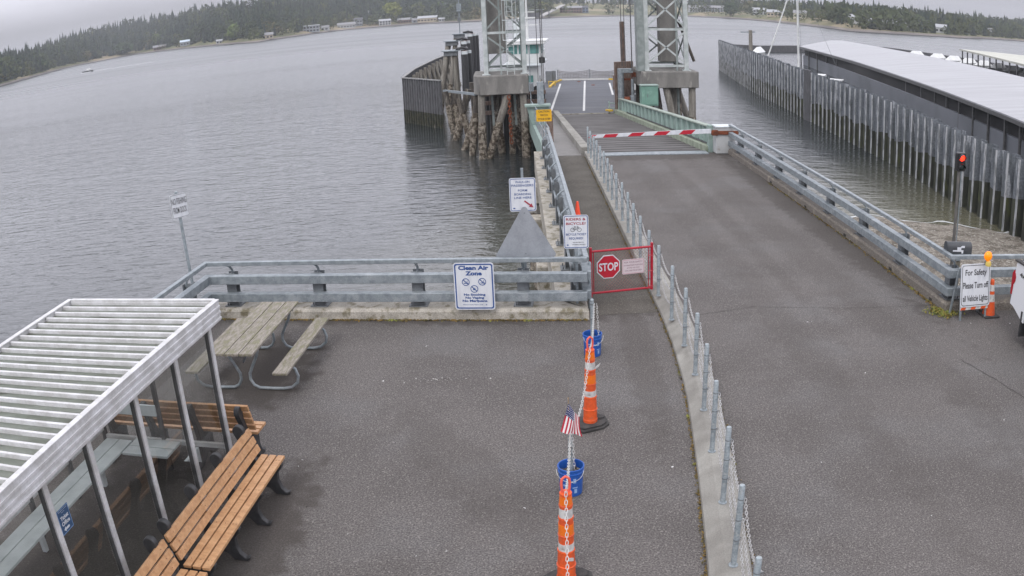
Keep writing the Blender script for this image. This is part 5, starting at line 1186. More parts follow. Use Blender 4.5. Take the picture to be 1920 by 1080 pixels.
for i in range(len(pr_)-1):
    (y0, o0, k0, f0), (y1, o1, k1, f1) = pr_[i], pr_[i+1]
    X0, X1 = wallx(y0)-o0, wallx(y1)-o1; T0_, T1_ = topz(y0)+.05*math.sin(k0*2.3), topz(y1)+.05*math.sin(k0*2.3); M0, M1 = zmid(y0), zmid(y1)
    up_.add([(X0, y0, M0), (X1, y1, M1), (X1, y1, T1_), (X0, y0, T0_), (X0+.03, y0, M0), (X1+.03, y1, M1), (X1+.03, y1, T1_), (X0+.03, y0, T0_)], [(0, 1, 2, 3), (7, 6, 5, 4), (3, 2, 6, 7)])
    lo_.add([(X0, y0, -6), (X1, y1, -6), (X1, y1, M1), (X0, y0, M0), (X0+.03, y0, -6), (X1+.03, y1, -6), (X1+.03, y1, M1), (X0+.03, y0, M0)], [(0, 1, 2, 3), (7, 6, 5, 4)])
    if abs(f0-.56) < .01:   # pale corner strip on each outward flange: white stains plus painted light
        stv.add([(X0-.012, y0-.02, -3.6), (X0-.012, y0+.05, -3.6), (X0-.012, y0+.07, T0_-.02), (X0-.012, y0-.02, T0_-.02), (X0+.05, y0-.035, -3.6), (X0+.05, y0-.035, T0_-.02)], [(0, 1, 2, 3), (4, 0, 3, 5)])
up_.build('sheet_piles', spm, spw, True, ang=20); lo_.build('tide_band', mat('green_black_tide', (.050, .054, .036), (.026, .028, .022), rough=.85, scale=1.5, stretch=(3, 3, .8), c3=(.055, .065, .022), s3=1.2), spw, True, ang=20); stv.build('stained_lit_flanges', streak, spw, True, ang=20)
mb = MB(); mb.box((wallx(66.5)-.45, 66.5, -1.5), (.12, 1.5, 4.3)); mb.build('dark_panel', sheet_m, spw, True)  # plain dark panel across one pitch of the wall
# marker post on the wall
mp_ = thing('marker_post', 'short timber post with a crossarm standing behind the sheet-pile wall', 'post', (28.3, 97, .5))
mb = MB(); mb.cyl((28.3, 97, -1), (28.3, 97, 2.95), .22, n=10); mb.build('pile', pile_pale, mp_, True)
mb = MB(); mb.bar((27.1, 97, 2.7), (28.9, 97, 2.75), .14); mb.build('crossarm', galv, mp_, True)

# ================================================================= COVERED MOORAGE AND BOATS (right)
cm = thing('covered_moorage', 'long pale metal roof of the covered moorage behind the sheet-pile wall', 'boat shed', (45, 90, WZ))
NE = [(30.0, 34), (33.5, 50), (37.5, 70), (43, 100), (48.5, 137)]; FE = [(50, 34), (51.5, 50), (53, 73), (56, 100), (60, 146)]
zn, zf = -.45, .55
for i in range(4):
    a, b2, c_, d_ = NE[i], NE[i+1], FE[i+1], FE[i]
    mb = MB(); k = 12; vs = []; fs = []
    for j in range(k+1):
        f = j/k
        for (p, q) in ((a, d_), (b2, c_)):
            x, y = p[0]+(q[0]-p[0])*f, p[1]+(q[1]-p[1])*f; z = zn+(zf-zn)*min(1, f*1.4)-.0; vs.append((x, y, z))
    n0 = len(vs); vs += [(x, y, z-.12) for x, y, z in vs]
    for j in range(k): fs += [(2*j, 2*j+1, 2*j+3, 2*j+2), (n0+2*j, n0+2*j+2, n0+2*j+3, n0+2*j+1)]
    fs += [(0, n0, n0+1, 1), (2*k, 2*k+1, n0+2*k+1, n0+2*k)]+[(2*j, 2*j+2, n0+2*j+2, n0+2*j) for j in range(k)]+[(2*j+1, n0+2*j+1, n0+2*j+3, 2*j+3) for j in range(k)]
    mb.add(vs, fs); mb.build('roof_panel', roofw, cm, True, ang=15)
mb = MB(); mb.sweep([(*p, 0) for p in reversed(NE)], [(-.05, zn-.38), (.05, zn-.38), (.05, zn-.1), (-.05, zn-.1)]); mb.build('eave_beam', alu_dark, cm, True)
ridge = MB()
for i in range(4):
    L0 = Vector((*NE[i], zn)).lerp(Vector((*FE[i], zn)), .72)
for i in range(24):
    f = i/23*4; j = min(3, int(f)); g_ = f-j; x = NE[j][0]+(NE[j+1][0]-NE[j][0])*g_; y = NE[j][1]+(NE[j+1][1]-NE[j][1])*g_
    mb = MB(); mb.box((x+.3, y, (zn-3.6)/2-.1), (.18, .18, abs(zn+3.6))); mb.build('post', alu_dark, cm, True)
mb = MB(); mb.slab([(NE[0][0]+7, 34), (NE[4][0]+6, 137), (NE[4][0]+8, 137), (NE[0][0]+9, 34)], -3.6, -3.0); mb.build('float', conc_cap, cm, True)
mb = MB(); mb.slab([(31.5, 34), (49.5, 137), (50, 137), (32.2, 34)], -1.9, -.6); mb.build('eave_shade_panel', mat('painted_eave_shade', (.018, .019, .020), (.035, .035, .034), rough=.9, scale=.15), cm, True)  # dark panel standing in for the shade under the eave
mb = MB(); mb.slab([(31.2, 34), (49.2, 137), (50, 137), (32.2, 34)], -3.7, -1.9); mb.build('lower_panel', mat('water_dock_grey', (.17, .18, .20), (.13, .14, .155), rough=.7, scale=.2), cm, True)  # grey panel standing in for the paler water and dock below
# sailboat whose mast stands over the roof
sb_ = thing('sailboat', 'sailboat with a tall white mast and furled jib moored behind the sheet-pile wall', 'sailboat', (36, 100, WZ))
mb = MB()
hl = [(-1.6, -6, .0), (1.6, -6, 0), (1.9, 0, 0), (0, 6.5, 0), (-1.9, 0, 0)]
SM = Matrix.Translation((35.9, 100, WZ)) @ Matrix.Rotation(R(62), 4, 'Z')
out = [(1.0, -5), (1.35, -2), (1.3, 1), (.8, 3.6), (0, 5.4), (-.8, 3.6), (-1.3, 1), (-1.35, -2), (-1.0, -5)]
mb.add([SM @ Vector((x*.6, y*.9, -.3)) for x, y in out]+[SM @ Vector((x, y, .85)) for x, y in out], [tuple(range(8, -1, -1)), tuple(range(9, 18))]+[(i, (i+1) % 9, (i+1) % 9+9, i+9) for i in range(9)]); mb.build('hull', ferry_wh, sb_, True)
mb = MB(); mb.box((0, -.8, 1.1), (1.5, 4, .5), M=SM); mb.build('cabin', ferry_wh, sb_, True, bevel=.05)
mb = MB(); mb.tube([SM @ Vector((0, .6, 1.2)), SM @ Vector((0, .6, 13.5))], .13, 10); mb.build('mast', ferry_wh, sb_, True)
mb = MB(); mb.tube([SM @ Vector((0, 5.2, 1.0)), SM @ Vector((0, .8, 13.2))], .09, 8); mb.build('furled_jib', ferry_wh, sb_, True)
for x, y in ((1.2, .3), (-1.2, .3), (0, -4.8)):
    mb = MB(); mb.tube([SM @ Vector((x, y, .9)), SM @ Vector((0, .6, 13.3))], .018, 4); mb.build('stay', galv_dark, sb_, True)
mb = MB(); mb.bar(SM @ Vector((-.9, .6, 7.2)), SM @ Vector((.9, .6, 7.2)), .07); mb.build('spreader', ferry_wh, sb_, True)
# second moorage roof with boats in the distance
c2m = thing('far_moorage', 'distant cream-roofed covered moorage at the right edge above the boats', 'boat shed', (85, 130, WZ))
mb = MB(); mb.slab([(76, 106), (88, 150), (108, 153), (100, 106)], [.05, .1, -.0, 0], [.35, .4, .3, .3]); mb.build('roof', mat('cream_roof', (.50, .50, .44), (.42, .42, .36), rough=.6, scale=.3), c2m, True)
for i in range(12):
    x, y = 76.5+i*1.05, 107+i*3.8
    mb = MB(); mb.box((x, y, -1.7), (.2, .2, 3.5)); mb.build('post', alu_dark, c2m, True)
def small_boat(loc, rz, label):
    root = thing('moored_boat', label, 'boat', (loc[0], loc[1], WZ), rz, 'white covered boats moored along the breakwater')
    mb = MB(); out = [(.9, 0), (.85, 2), (.5, 3.4), (0, 4), (-.5, 3.4), (-.85, 2), (-.9, 0), (-.8, -3), (.8, -3)]
    mb.add([(x*.6, y*.85, -.2) for x, y in out]+[(x, y, .75) for x, y in out], [tuple(range(8, -1, -1)), tuple(range(9, 18))]+[(i, (i+1) % 9, (i+1) % 9+9, i+9) for i in range(9)]); mb.build('hull', ferry_wh, root)
    mb = MB(); mb.add([(-.85, -2.9, .75), (.85, -2.9, .75), (.85, 1.8, .75), (-.85, 1.8, .75), (0, -2.4, 1.75), (0, 1.0, 1.75)], [(0, 1, 4), (2, 3, 5), (1, 2, 5, 4), (3, 0, 4, 5), (3, 2, 1, 0)]); mb.build('cover', ferry_wh, root, smooth=False)
    return root
bl = [(92.9-2, 176, 'leftmost'), (94, 171, 'second'), (95.5, 166, 'third'), (96.6, 161, 'fourth'), (97.5, 156, 'fifth'), (98.3, 151, 'sixth'), (99, 146, 'seventh'), (99.6, 141, 'eighth')]
for x, y, nm in bl: small_boat((x, y), R(115), '%s white covered boat from the left along the far breakwater' % nm)
small_boat((47.5, 158), R(150), 'white covered boat just visible over the far end of the sheet-pile wall')
bk = MB(); bk.sweep([(104, 134, 0), (101, 160, 0), (92, 195, 0), (52, 172, 0), (46, 176, 0)], [(-.6, -4), (.6, -4), (.6, -2.1), (-.6, -2.1)]); tag(bk.build('breakwater', sheet_m), 'low dark floating breakwater behind the moored boats', 'breakwater')

# ================================================================= PICKUP TRUCK (right edge)
tk = thing('pickup_truck', 'white pickup truck at the right edge, only its rear corner showing', 'truck', (8.76, 12.42, 0), R(-90))
# local: x forward, y to the truck's left (away from camera), right side at y=0 faces the camera
def tpoly(mb, poly, y0, y1): mb.prism(poly, y0, y1); return mb
bed = [(.0, .62), (.03, .98), (.07, 1.36), (.10, 1.42), (1.95, 1.40), (1.95, .55), (1.44, .52), (1.40, .75), (1.28, .90), (1.08, .96), (.88, .94), (.68, .85), (.57, .68), (.52, .42), (.12, .60)]
mb = MB(); tpoly(mb, bed, 0, .07); tpoly(mb, bed, 1.88, 1.95); mb.box((.06, .975, 1.0), (.06, 1.82, .80)); mb.box((1.93, .975, 1.0), (.05, 1.82, .78)); mb.box((1.0, .975, .80), (1.85, 1.81, .06)); mb.build('bed', carw, tk, bevel=.012)
for y in (.035, 1.915): MB().box((.98, y, 1.425), (1.9, .10, .03)).build('bed_rail', rubber, tk)
cab = [(1.97, .45), (1.97, 1.42), (2.05, 1.50), (2.25, 1.93), (3.45, 1.95), (4.05, 1.45), (5.3, 1.32), (5.45, 1.0), (5.45, .55), (5.05, .52), (4.98, .75), (4.78, .92), (4.55, .94), (4.33, .85), (4.2, .6), (4.15, .45)]
mb = MB(); tpoly(mb, cab, .0, 1.95); mb.build('cab', carw, tk, bevel=.03)
for y in (-.004, 1.954):
    mb = MB(); tpoly(mb, [(2.18, 1.50), (2.35, 1.86), (3.38, 1.88), (3.85, 1.50)], min(y, y+.004), max(y, y+.004)); mb.build('side_window', carglass, tk)
mb = MB(); mb.add([(3.50, .12, 1.925), (3.50, 1.83, 1.925), (4.06, 1.87, 1.475), (4.06, .08, 1.475)], [(0, 1, 2, 3)]); mb.build('windscreen', carglass, tk)
mb = MB(); mb.add([(2.235, .15, 1.87), (2.235, 1.8, 1.87), (2.06, 1.83, 1.53), (2.06, .12, 1.53)], [(0, 1, 2, 3)]); mb.build('rear_window', carglass, tk)
for y in (-.012, 1.91):
    mb = MB(); tpoly(mb, [(-.012, .80), (-.012, 1.18), (.03, 1.24), (.08, 1.20), (.11, 1.13), (.10, 1.05), (.05, .99), (.035, .80)], y, y+.05); mb.build('tail_light', taill, tk)
mb = MB(); mb.box((-.03, .975, .66), (.20, 1.80, .20)); mb.build('bumper', hullblack, tk, bevel=.03)
for x in (.94, 4.62):
    for y in (.14, 1.81):
        mb = MB(); M_ = Matrix.Translation((x, y, .40)) @ Matrix.Rotation(R(90), 4, 'X')
        mb.lathe([(.26, -.12), (.36, -.125), (.395, -.10), (.40, -.05), (.40, .05), (.395, .10), (.36, .125), (.26, .12)], (0, 0, 0), 36, M_); wt = mb.build('tyre', rubber, tk)
        mb = MB(); mb.lathe([(0, -.09), (.20, -.09), (.25, -.115), (.262, -.12), (.262, .12), (.25, .115), (.20, .09), (0, .09)], (0, 0, 0), 28, M_); wr = mb.build('rim', chrome, tk); wr.parent = wt
mb = MB(); mb.box((.47, .10, .40), (.03, .24, .46)); mb.build('mud_flap', blackcast, tk)
lettering([('4x4', .36, 1.19, .075, .26, .03)], blackink, tk, y=-.004, name='decal')
mb = MB(); mb.box((2.4, .95, .45), (4.6, 1.3, .2)); mb.build('chassis', hullblack, tk)
# ================================================================= FAR SHORE
SH = [(-50, 520), (-40, 500), (-33.6, 526), (-31, 660), (-28.8, 850), (-24.2, 1020), (-20.5, 830), (-16, 614), (-13, 720), (-10.3, 826), (-6.2, 831), (-1.3, 764), (2.1, 802), (8.7, 888), (12.2, 871), (16, 725), (19.6, 562), (23.1, 442), (26.8, 469), (30.4, 533), (34.9, 761), (42, 800), (50, 820)]
SK = [(-50, 1.3), (-33.4, 1.36), (-31, 1.30), (-28.9, 1.70), (-26.6, 1.83), (-24.4, 2.04), (-21.2, 1.95), (-20.4, 2.25), (-16, 2.25), (-12, 2.2), (-6, 2.1), (0, 1.6), (6, 1.15), (10, 1.05), (16, 1.0), (20, .95), (22, .90), (26.8, .78), (30.4, 1.0), (34.9, 1.10), (50, 1.1)]
azs = [p[0] for p in SH]
def Dsh(a): return float(np.interp(a, azs, [p[1] for p in SH]))
def El(a): return float(np.interp(a, [p[0] for p in SK], [p[1] for p in SK]))
CH = 5.4
def ground(a, t):     # land height (z) t metres behind the waterline
    D_ = Dsh(a); far = math.tan(R(El(a)))*(D_+330)+CH-17
    beach = WZ+min(t, 12)*.11
    g_ = beach+max(0, t-12)/318*(max(far, 3)-beach-0)
    if -2 < a < 24: g_ = beach+min(1, max(0, t-12)/25)*2.5+max(0, t-37)/300*(max(far, 2)-beach-2.5)
    return g_
def polar(a, d): return d*math.sin(R(a)), d*math.cos(R(a))
vs = []; fs = []; ts = [-30, -4, 0, 4, 12, 30, 60, 120, 200, 330, 600, 1200]; aa = list(np.arange(-50, 50.1, 1.0)); mi = []
for a in aa:
    for t in ts:
        x, y = polar(a, Dsh(a)+t); z = ground(a, t) if t >= 0 else WZ-.8*(-t)/4
        if t > 330: z = ground(a, 330)+(0 if t < 700 else -6)
        vs.append((x, y, z))
n_ = len(ts)
b1 = MB()
for i in range(len(aa)-1):
    for j in range(n_-1): fs.append((i*n_+j, (i+1)*n_+j, (i+1)*n_+j+1, i*n_+j+1)); mi.append(0 if j < 4 else 1)
b1.add(vs, fs); b1.m = mi
beachf = mat('far_beach', (.20, .175, .155), (.13, .115, .105), rough=.95, scale=.03, detail=8, c3=(.26, .22, .18), s3=.01)
hillm = mat('far_meadow', (.16, .15, .07), (.09, .10, .045), rough=1., scale=.02, detail=8, c3=(.27, .22, .14), s3=.012, lo3=.5, hi3=.62)
structure(b1.build('far_shore', [beachf, hillm], ang=60))
# damp rocky waterline
structure(MB().sweep([(*polar(a, Dsh(a)-1.0), 0) for a in aa], [(-2.2, WZ-.3), (-2.2, WZ+.25), (2.2, WZ+.45), (2.2, WZ-.3)]).build('tide_line', mat('damp_rocks', (.07, .065, .065), (.045, .042, .042), rough=.9, scale=.3)))
rnd = random.Random(12)
conif_m = mat('conifer_foliage', (.052, .068, .048), (.034, .050, .038), rough=.95, scale=.02, detail=4, c3=(.075, .09, .045), s3=.04, fine=.35, fscale=.35, spec=.1)
def conifer(V, F, x, y, z, h, r, n=30):
    """ragged cone of drooping branch sprays"""
    for k in range(n):
        f = (k+.5)/n; f = f**.85; a = k*2.4+rnd.random()*1.2; rr = r*(1-f)*rnd.uniform(.75, 1.25)+.25; zz = z+h*(.08+.90*f)
        ca, sa = math.cos(a), math.sin(a); wv = rr*.75+.2; o = len(V)
        V += [(x+ca*rr, y+sa*rr, zz-h*.05), (x-sa*wv-ca*.2*rr, y+ca*wv-sa*.2*rr, zz-h*.02), (x+sa*wv-ca*.2*rr, y-ca*wv-sa*.2*rr, zz-h*.02), (x, y, zz+h*.10)]
        F += [(o, o+1, o+3), (o, o+3, o+2)]
    o = len(V); V += [(x, y, z+h*.72), (x+.5, y, z+h*.72), (x, y+.4, z+h*.72), (x, y, z+h*1.06)]; F += [(o, o+1, o+3), (o+1, o+2, o+3), (o+2, o, o+3)]
def leafy(V, F, x, y, z, h, r, n=60):
    for k in range(n):
        a = rnd.random()*6.283; u = rnd.uniform(-.95, 1); s_ = math.sqrt(1-u*u)*rnd.uniform(.6, 1.05); px, py, pz = x+r*s_*math.cos(a), y+r*s_*math.sin(a), z+h*.55+h*.45*u
        c_ = r*rnd.uniform(.18, .34); o = len(V)
        for q in range(4): V.append((px+rnd.uniform(-c_, c_), py+rnd.uniform(-c_, c_), pz+rnd.uniform(-c_, c_)))
        F += [(o, o+1, o+2), (o, o+2, o+3), (o+1, o+2, o+3), (o, o+1, o+3)]
V = []; F = []; V2 = []; F2 = []
clear = lambda a, t: (3.3 < a < 12.3 and t < 250) or (12.3 < a < 22 and t < 110) or (22 <= a < 32 and 35 < t < 60)
for i in range(7500):
    a = rnd.uniform(-42, 42); t = 26+320*rnd.random()**1.25
    if clear(a, t) or (a > -17 and a < 3 and t < 60 and rnd.random() < .8) or (-2 < a < 24 and rnd.random() < .45): continue
    x, y = polar(a, Dsh(a)+t); g_ = ground(a, t); hmax = 16+rnd.uniform(-5.5, 3)+(5.5 if rnd.random() < .05 else 0)
    if a > -2: hmax *= .75
    if a > 26: hmax *= .95
    if t < 50: hmax *= rnd.uniform(.45, .8)
    conifer(V, F, x, y, g_-.5, hmax, hmax*rnd.uniform(.13, .33), 32)
m_ = MB(); m_.v = V; m_.f = F; m_.m = [0]*len(F); tag(m_.build('forest', conif_m, smooth=False), 'dense dark conifer forest on the far shore', 'forest', kind='stuff')
for i in range(1500):
    a = rnd.uniform(-40, 42); t = rnd.uniform(14, 95) if a < 3 or a > 22 else rnd.uniform(14, 240)
    if 3.3 < a < 11.8 and rnd.random() < .85: continue
    if a < -17 and rnd.random() < .5: continue
    x, y = polar(a, Dsh(a)+t); g_ = ground(a, t); h = rnd.uniform(2.5, 8) if rnd.random() < .75 else rnd.uniform(7, 12)
    leafy(V2, F2, x, y, g_-.3, h, h*rnd.uniform(.45, .8), 26)
m_ = MB(); m_.v = V2; m_.f = F2; m_.m = [0]*len(F2)
tag(m_.build('shore_scrub', mat('scrub_foliage', (.085, .10, .045), (.055, .07, .035), rough=.95, scale=.03, detail=4, c3=(.15, .13, .07), s3=.02, spec=.1), smooth=False), 'mixed bushes and small trees along the far shore', 'bushes', kind='stuff')
V2 = []; F2 = []
for i in range(1300):
    a = rnd.uniform(-41, 42); t = rnd.uniform(30, 330)
    if clear(a, t): continue
    x, y = polar(a, Dsh(a)+t); h = rnd.uniform(8, 15)*(.8 if a > -2 else 1)
    leafy(V2, F2, x, y, ground(a, t)+1, h, h*rnd.uniform(.32, .5), 60)
m_ = MB(); m_.v = V2; m_.f = F2; m_.m = [0]*len(F2)
tag(m_.build('broadleaf_wood', mat('broadleaf_foliage', (.075, .095, .045), (.045, .062, .034), rough=.95, scale=.03, detail=4, c3=(.12, .13, .05), s3=.025, spec=.1), smooth=False), 'rounded broadleaf trees mixed into the far forest', 'trees', kind='stuff')
# trees that stand out
lt_g = mat('pale_green_crown', (.16, .21, .07), (.11, .15, .055), rough=.95, scale=.2, spec=.1); yl_g = mat('yellow_green_crown', (.20, .22, .055), (.14, .16, .045), rough=.95, scale=.2, spec=.1); dk_g = mat('mid_green_crown', (.07, .10, .05), (.05, .075, .04), rough=.95, scale=.2, spec=.1)
bark = mat('bark', (.10, .08, .06), rough=.9)
for a, t, h, wdt, m_, lb in ((-7.0, 40, 17, 11, yl_g, 'huge round yellow-green tree behind the beach houses on the far shore'), (-17.4, 28, 12, 6.5, lt_g, 'round pale green tree at the foot of the forest, upper left'),
                         (-24.9, 22, 11, 14, dk_g, 'wide green tree clump on the shore right of the speedboat'), (-3.8, 90, 12, 6, lt_g, 'pale green tree on the slope left of the left tower'),
                         (-22.6, 40, 14, 6, lt_g, 'slim pale green tree before the dark forest, upper left'), (-30.5, 20, 9, 6, dk_g, 'round green tree near the water at the left edge of the picture'),
                         (2.7, 60, 10, 6, yl_g, 'yellow-green tree behind the far landing seen between the towers'), (15.0, 22, 11, 7, dk_g, 'dark bushy tree at the end of the yellow meadow, right of the right tower')):
    x, y = polar(a, Dsh(a)+t); g_ = ground(a, t); root = thing('shore_tree', lb, 'tree', (x, y, g_-.3))
    V = []; F = []; leafy(V, F, x, y, g_+h*.12, h*.95, wdt*.8, 380); b2 = MB(); b2.v = V; b2.f = F; b2.m = [0]*len(F)
    b2.v = [tuple(Vector(p)) for p in b2.v]; b2.build('crown', m_, root, True, smooth=False)
    b2 = MB(); b2.tube([(x, y, g_-.5), (x, y, g_+h*.5)], .45, 8, r1=.25)
    for q in range(5): b2.tube([(x, y, g_+h*.35), (x+wdt*.4*math.cos(q*1.3), y+wdt*.4*math.sin(q*1.3), g_+h*.7)], .18, 5, r1=.07)
    b2.build('trunk', bark, root, True)
# houses
hw = {'white': mat('house_white', (.42, .43, .43), rough=.7), 'grey': mat('house_grey', (.26, .28, .30), rough=.7), 'tan': mat('house_tan', (.42, .36, .27), rough=.7), 'brown': mat('house_brown', (.17, .12, .10), rough=.8), 'blue': mat('house_blue', (.16, .20, .26), rough=.7), 'cream': mat('house_cream', (.50, .46, .36), rough=.7)}
rfm = {'dark': mat('roof_dark', (.10, .10, .11), rough=.8), 'pale': mat('roof_pale', (.36, .37, .39), rough=.6), 'grey': mat('roof_grey', (.24, .24, .25), rough=.8), 'blue': mat('roof_blue_white', (.50, .58, .66), rough=.5)}
HS = [(-12.3, 17, 14, 6.0, 'grey', 'pale', 'grey two-storey beach house with a pale flat roof, left of the white long one'), (-11.4, 16, 7, 3.2, 'white', 'grey', 'small white house close to the beach beside the grey two-storey one'),
      (-10.0, 16, 17, 3.6, 'white', 'grey', 'long low white beach house with many windows'), (-9.2, 24, 8, 6.5, 'grey', 'dark', 'grey gabled house behind the long white beach house'),
      (-7.5, 14, 11, 4.4, 'white', 'pale', 'white two-storey beach house below the huge yellow-green tree'), (-6.2, 16, 13, 3.6, 'brown', 'grey', 'brown beach house right of the yellow-green tree'),
      (-4.7, 16, 18, 4.0, 'tan', 'pale', 'wide beach house with a pale gabled roof near the left tower'), (-3.8, 14, 5, 2.6, 'white', 'pale', 'tiny white beach hut near the left tower'), (-5.4, 18, 9, 2.4, 'grey', 'grey', 'low grey shed left of the wide gabled beach house'),
      (-3.0, 110, 9, 5, 'white', 'grey', 'white gabled house on the slope beside the left tower'), (-4.2, 100, 8, 4, 'cream', 'grey', 'cream house on the slope above the wide gabled one'), (-8.5, 120, 6, 4, 'white', 'pale', 'small pale house among trees above the long white beach house'),
      (-22.4, 17, 15, 3.2, 'brown', 'grey', 'low brown house by the beach, right of the green clump'), (-20.6, 24, 12, 4.2, 'grey', 'blue', 'beach house with a bright bluish roof, upper left'), (-18.4, 15, 5, 2.4, 'white', 'pale', 'tiny white shed on the beach below the forest, upper left'), (-15.2, 14, 8, 3.0, 'tan', 'grey', 'tan beach house right of the round pale green tree'),
      (4.6, 50, 22, 5.0, 'brown', 'grey', 'long brown house on the far shore between the towers'), (5.3, 46, 12, 5.5, 'blue', 'dark', 'dark blue house in front of the long brown one between the towers'),
      (12.7, 60, 15, 5, 'white', 'grey', 'white house right of the right tower on the far shore'), (13.4, 90, 26, 4.5, 'grey', 'dark', 'long dark house right of the right tower'), (14.4, 95, 20, 4.5, 'grey', 'grey', 'long grey house on the meadow, second from the right tower'),
      (16.9, 75, 12, 4.5, 'white', 'pale', 'white house behind the meadow, left of the sailboat mast'), (18.0, 52, 14, 3.5, 'tan', 'pale', 'tan house just left of the sailboat mast'), (19.6, 50, 9, 4, 'cream', 'grey', 'cream house just right of the sailboat mast'),
      (23.5, 48, 10, 4.0, 'white', 'pale', 'white-roofed house on the bluff, leftmost of the bluff houses at right'), (25.0, 47, 15, 3.8, 'cream', 'pale', 'wide pale house on the bluff, second of the bluff houses at right'), (26.2, 47, 11, 3.8, 'white', 'pale', 'white house on the bluff, third of the bluff houses at right'), (27.2, 47, 7, 3.5, 'grey', 'pale', 'small grey house on the bluff, fourth of the bluff houses at right'),
      (29.1, 49, 9, 3.6, 'white', 'pale', 'white house among the bluff trees toward the right edge'), (32.4, 60, 8, 4, 'white', 'grey', 'white house half hidden in the forest at the right edge')]
for a, t, wd, hh, wm_, rm_, lb in HS:
    x, y = polar(a, Dsh(a)+t); g_ = ground(a, t); rz = R(-a+rnd.uniform(-12, 12)); root = thing('shore_house', lb, 'house', (x, y, g_-.3), rz, 'houses on the far shore')
    dp = wd*.45 if wd > 9 else wd*.7
    mb = MB(); mb.box((0, 0, hh/2), (wd, dp, hh)); wl = mb.build('wall', hw[wm_], root)
    flat = rm_ == 'pale' and hh > 5.5; rh = .5 if flat else min(2.2, dp*.35)
    mb = MB(); mb.add([(-wd/2-.5, -dp/2-.5, hh), (wd/2+.5, -dp/2-.5, hh), (wd/2+.5, dp/2+.5, hh), (-wd/2-.5, dp/2+.5, hh), (-wd/2-.5, 0, hh+rh), (wd/2+.5, 0, hh+rh)], [(3, 2, 1, 0), (0, 1, 5, 4), (2, 3, 4, 5), (0, 4, 3), (1, 2, 5)]); mb.build('roof', rfm[rm_], root, smooth=False)
    st = 2 if hh > 4.3 else 1; nw = max(2, int(wd/2.6))
    for s in range(st):
        for q in range(nw):
            mb = MB(); mb.box((-wd/2+(q+.5)*wd/nw, -dp/2-.02, hh*(.5 if st == 1 else .27+.46*s)), (wd/nw*.62, .06, 1.3)); mb.build('window', carglass, wl)
# far landing with a sloping gangway
fl_ = thing('far_landing', 'far ferry landing with a long sloping trestle, seen right of the left tower', 'pier', (*polar(3.0, 792), WZ))
A_ = Vector((*polar(2.6, 786), -1.6)); B_ = Vector((*polar(4.1, 900), 9.0))
mb = MB(); mb.bar(A_, B_, 5, .8); mb.build('trestle', mat('far_concrete', (.36, .35, .34), rough=.9), fl_, True)
mb = MB(); mb.box((*polar(2.0, 790), -.4), (14, 10, 4.5)); mb.build('dolphin_block', sheet_m, fl_, True)
for i in range(4):
    p = polar(1.8+.45*i, 783); mb = MB(); mb.box((p[0], p[1], 1.2), (.8, .8, 8)); mb.build('pile', sheet_m, fl_, True)
mb = MB(); mb.box((*polar(2.2, 788), 4.8), (18, .7, .7)); mb.build('beam', tower_gr, fl_, True)
# speedboat with its wake
sp = thing('speedboat', 'small dark-hulled speedboat trailing a white wake near the left shore', 'boat', (-206, 398, WZ), R(100))
mb = MB(); out = [(1.0, -2.6), (1.15, 0), (.8, 2.2), (0, 3.6), (-.8, 2.2), (-1.15, 0), (-1.0, -2.6)]
mb.add([(x*.6, y*.9, -.2) for x, y in out]+[(x, y, .8) for x, y in out], [tuple(range(6, -1, -1)), tuple(range(7, 14))]+[(i, (i+1) % 7, (i+1) % 7+7, i+7) for i in range(7)]); mb.build('hull', hullblack, sp)
mb = MB(); mb.box((0, -.2, 1.3), (1.5, 2.2, 1.0)); mb.build('cabin', ferry_wh, sp, bevel=.1); mb = MB(); mb.box((0, .92, 1.45), (1.3, .06, .5)); mb.build('windscreen', carglass, sp)
foam = MATS['foam']; foam2 = mat('bright_foam', (.72, .74, .76), rough=.7)
mb = MB(); P = [(-203, 398), (-196, 398.5), (-188, 399), (-178, 399.5), (-168, 400)]
vs = [(x, y-(.9-.10*i), WZ+.03) for i, (x, y) in enumerate(P)]+[(x, y+(1.5-.25*i), WZ+.06) for i, (x, y) in enumerate(P)]
mb.add(vs, [(i, i+1, i+6, i+5) for i in range(4)]); mb.add([(-210, 396, WZ+.02), (-204, 395.2, WZ+.02), (-203, 398, WZ+.35), (-209, 398, WZ+.25)], [(0, 1, 2, 3)]); structure(mb.build('wake', foam2))

# ================================================================= DECK UNDERSIDE, LITTER, WEEDS
for i, y in enumerate((15.2, 19.8, 24.4, 29.0)):
    root = thing('pier_bent', ['concrete pile bent under the walkway nearest the plaza', 'second concrete pile bent under the walkway edge', 'third concrete pile bent under the walkway edge', 'concrete pile bent under the walkway next to the ramp'][i], 'pier bent', (1.0, y, WZ), 0, 'pile bents under the deck')
    mb = MB(); mb.box((4.7, y, -.85), (8.2, .65, .6)); mb.build('cap_beam', conc, root, True, bevel=.02)
    for x in (.95, 4.5, 8.2): pile(root, (x, y, -1.15), (x, y, -5.5), .26, -1.5, conc_cap)
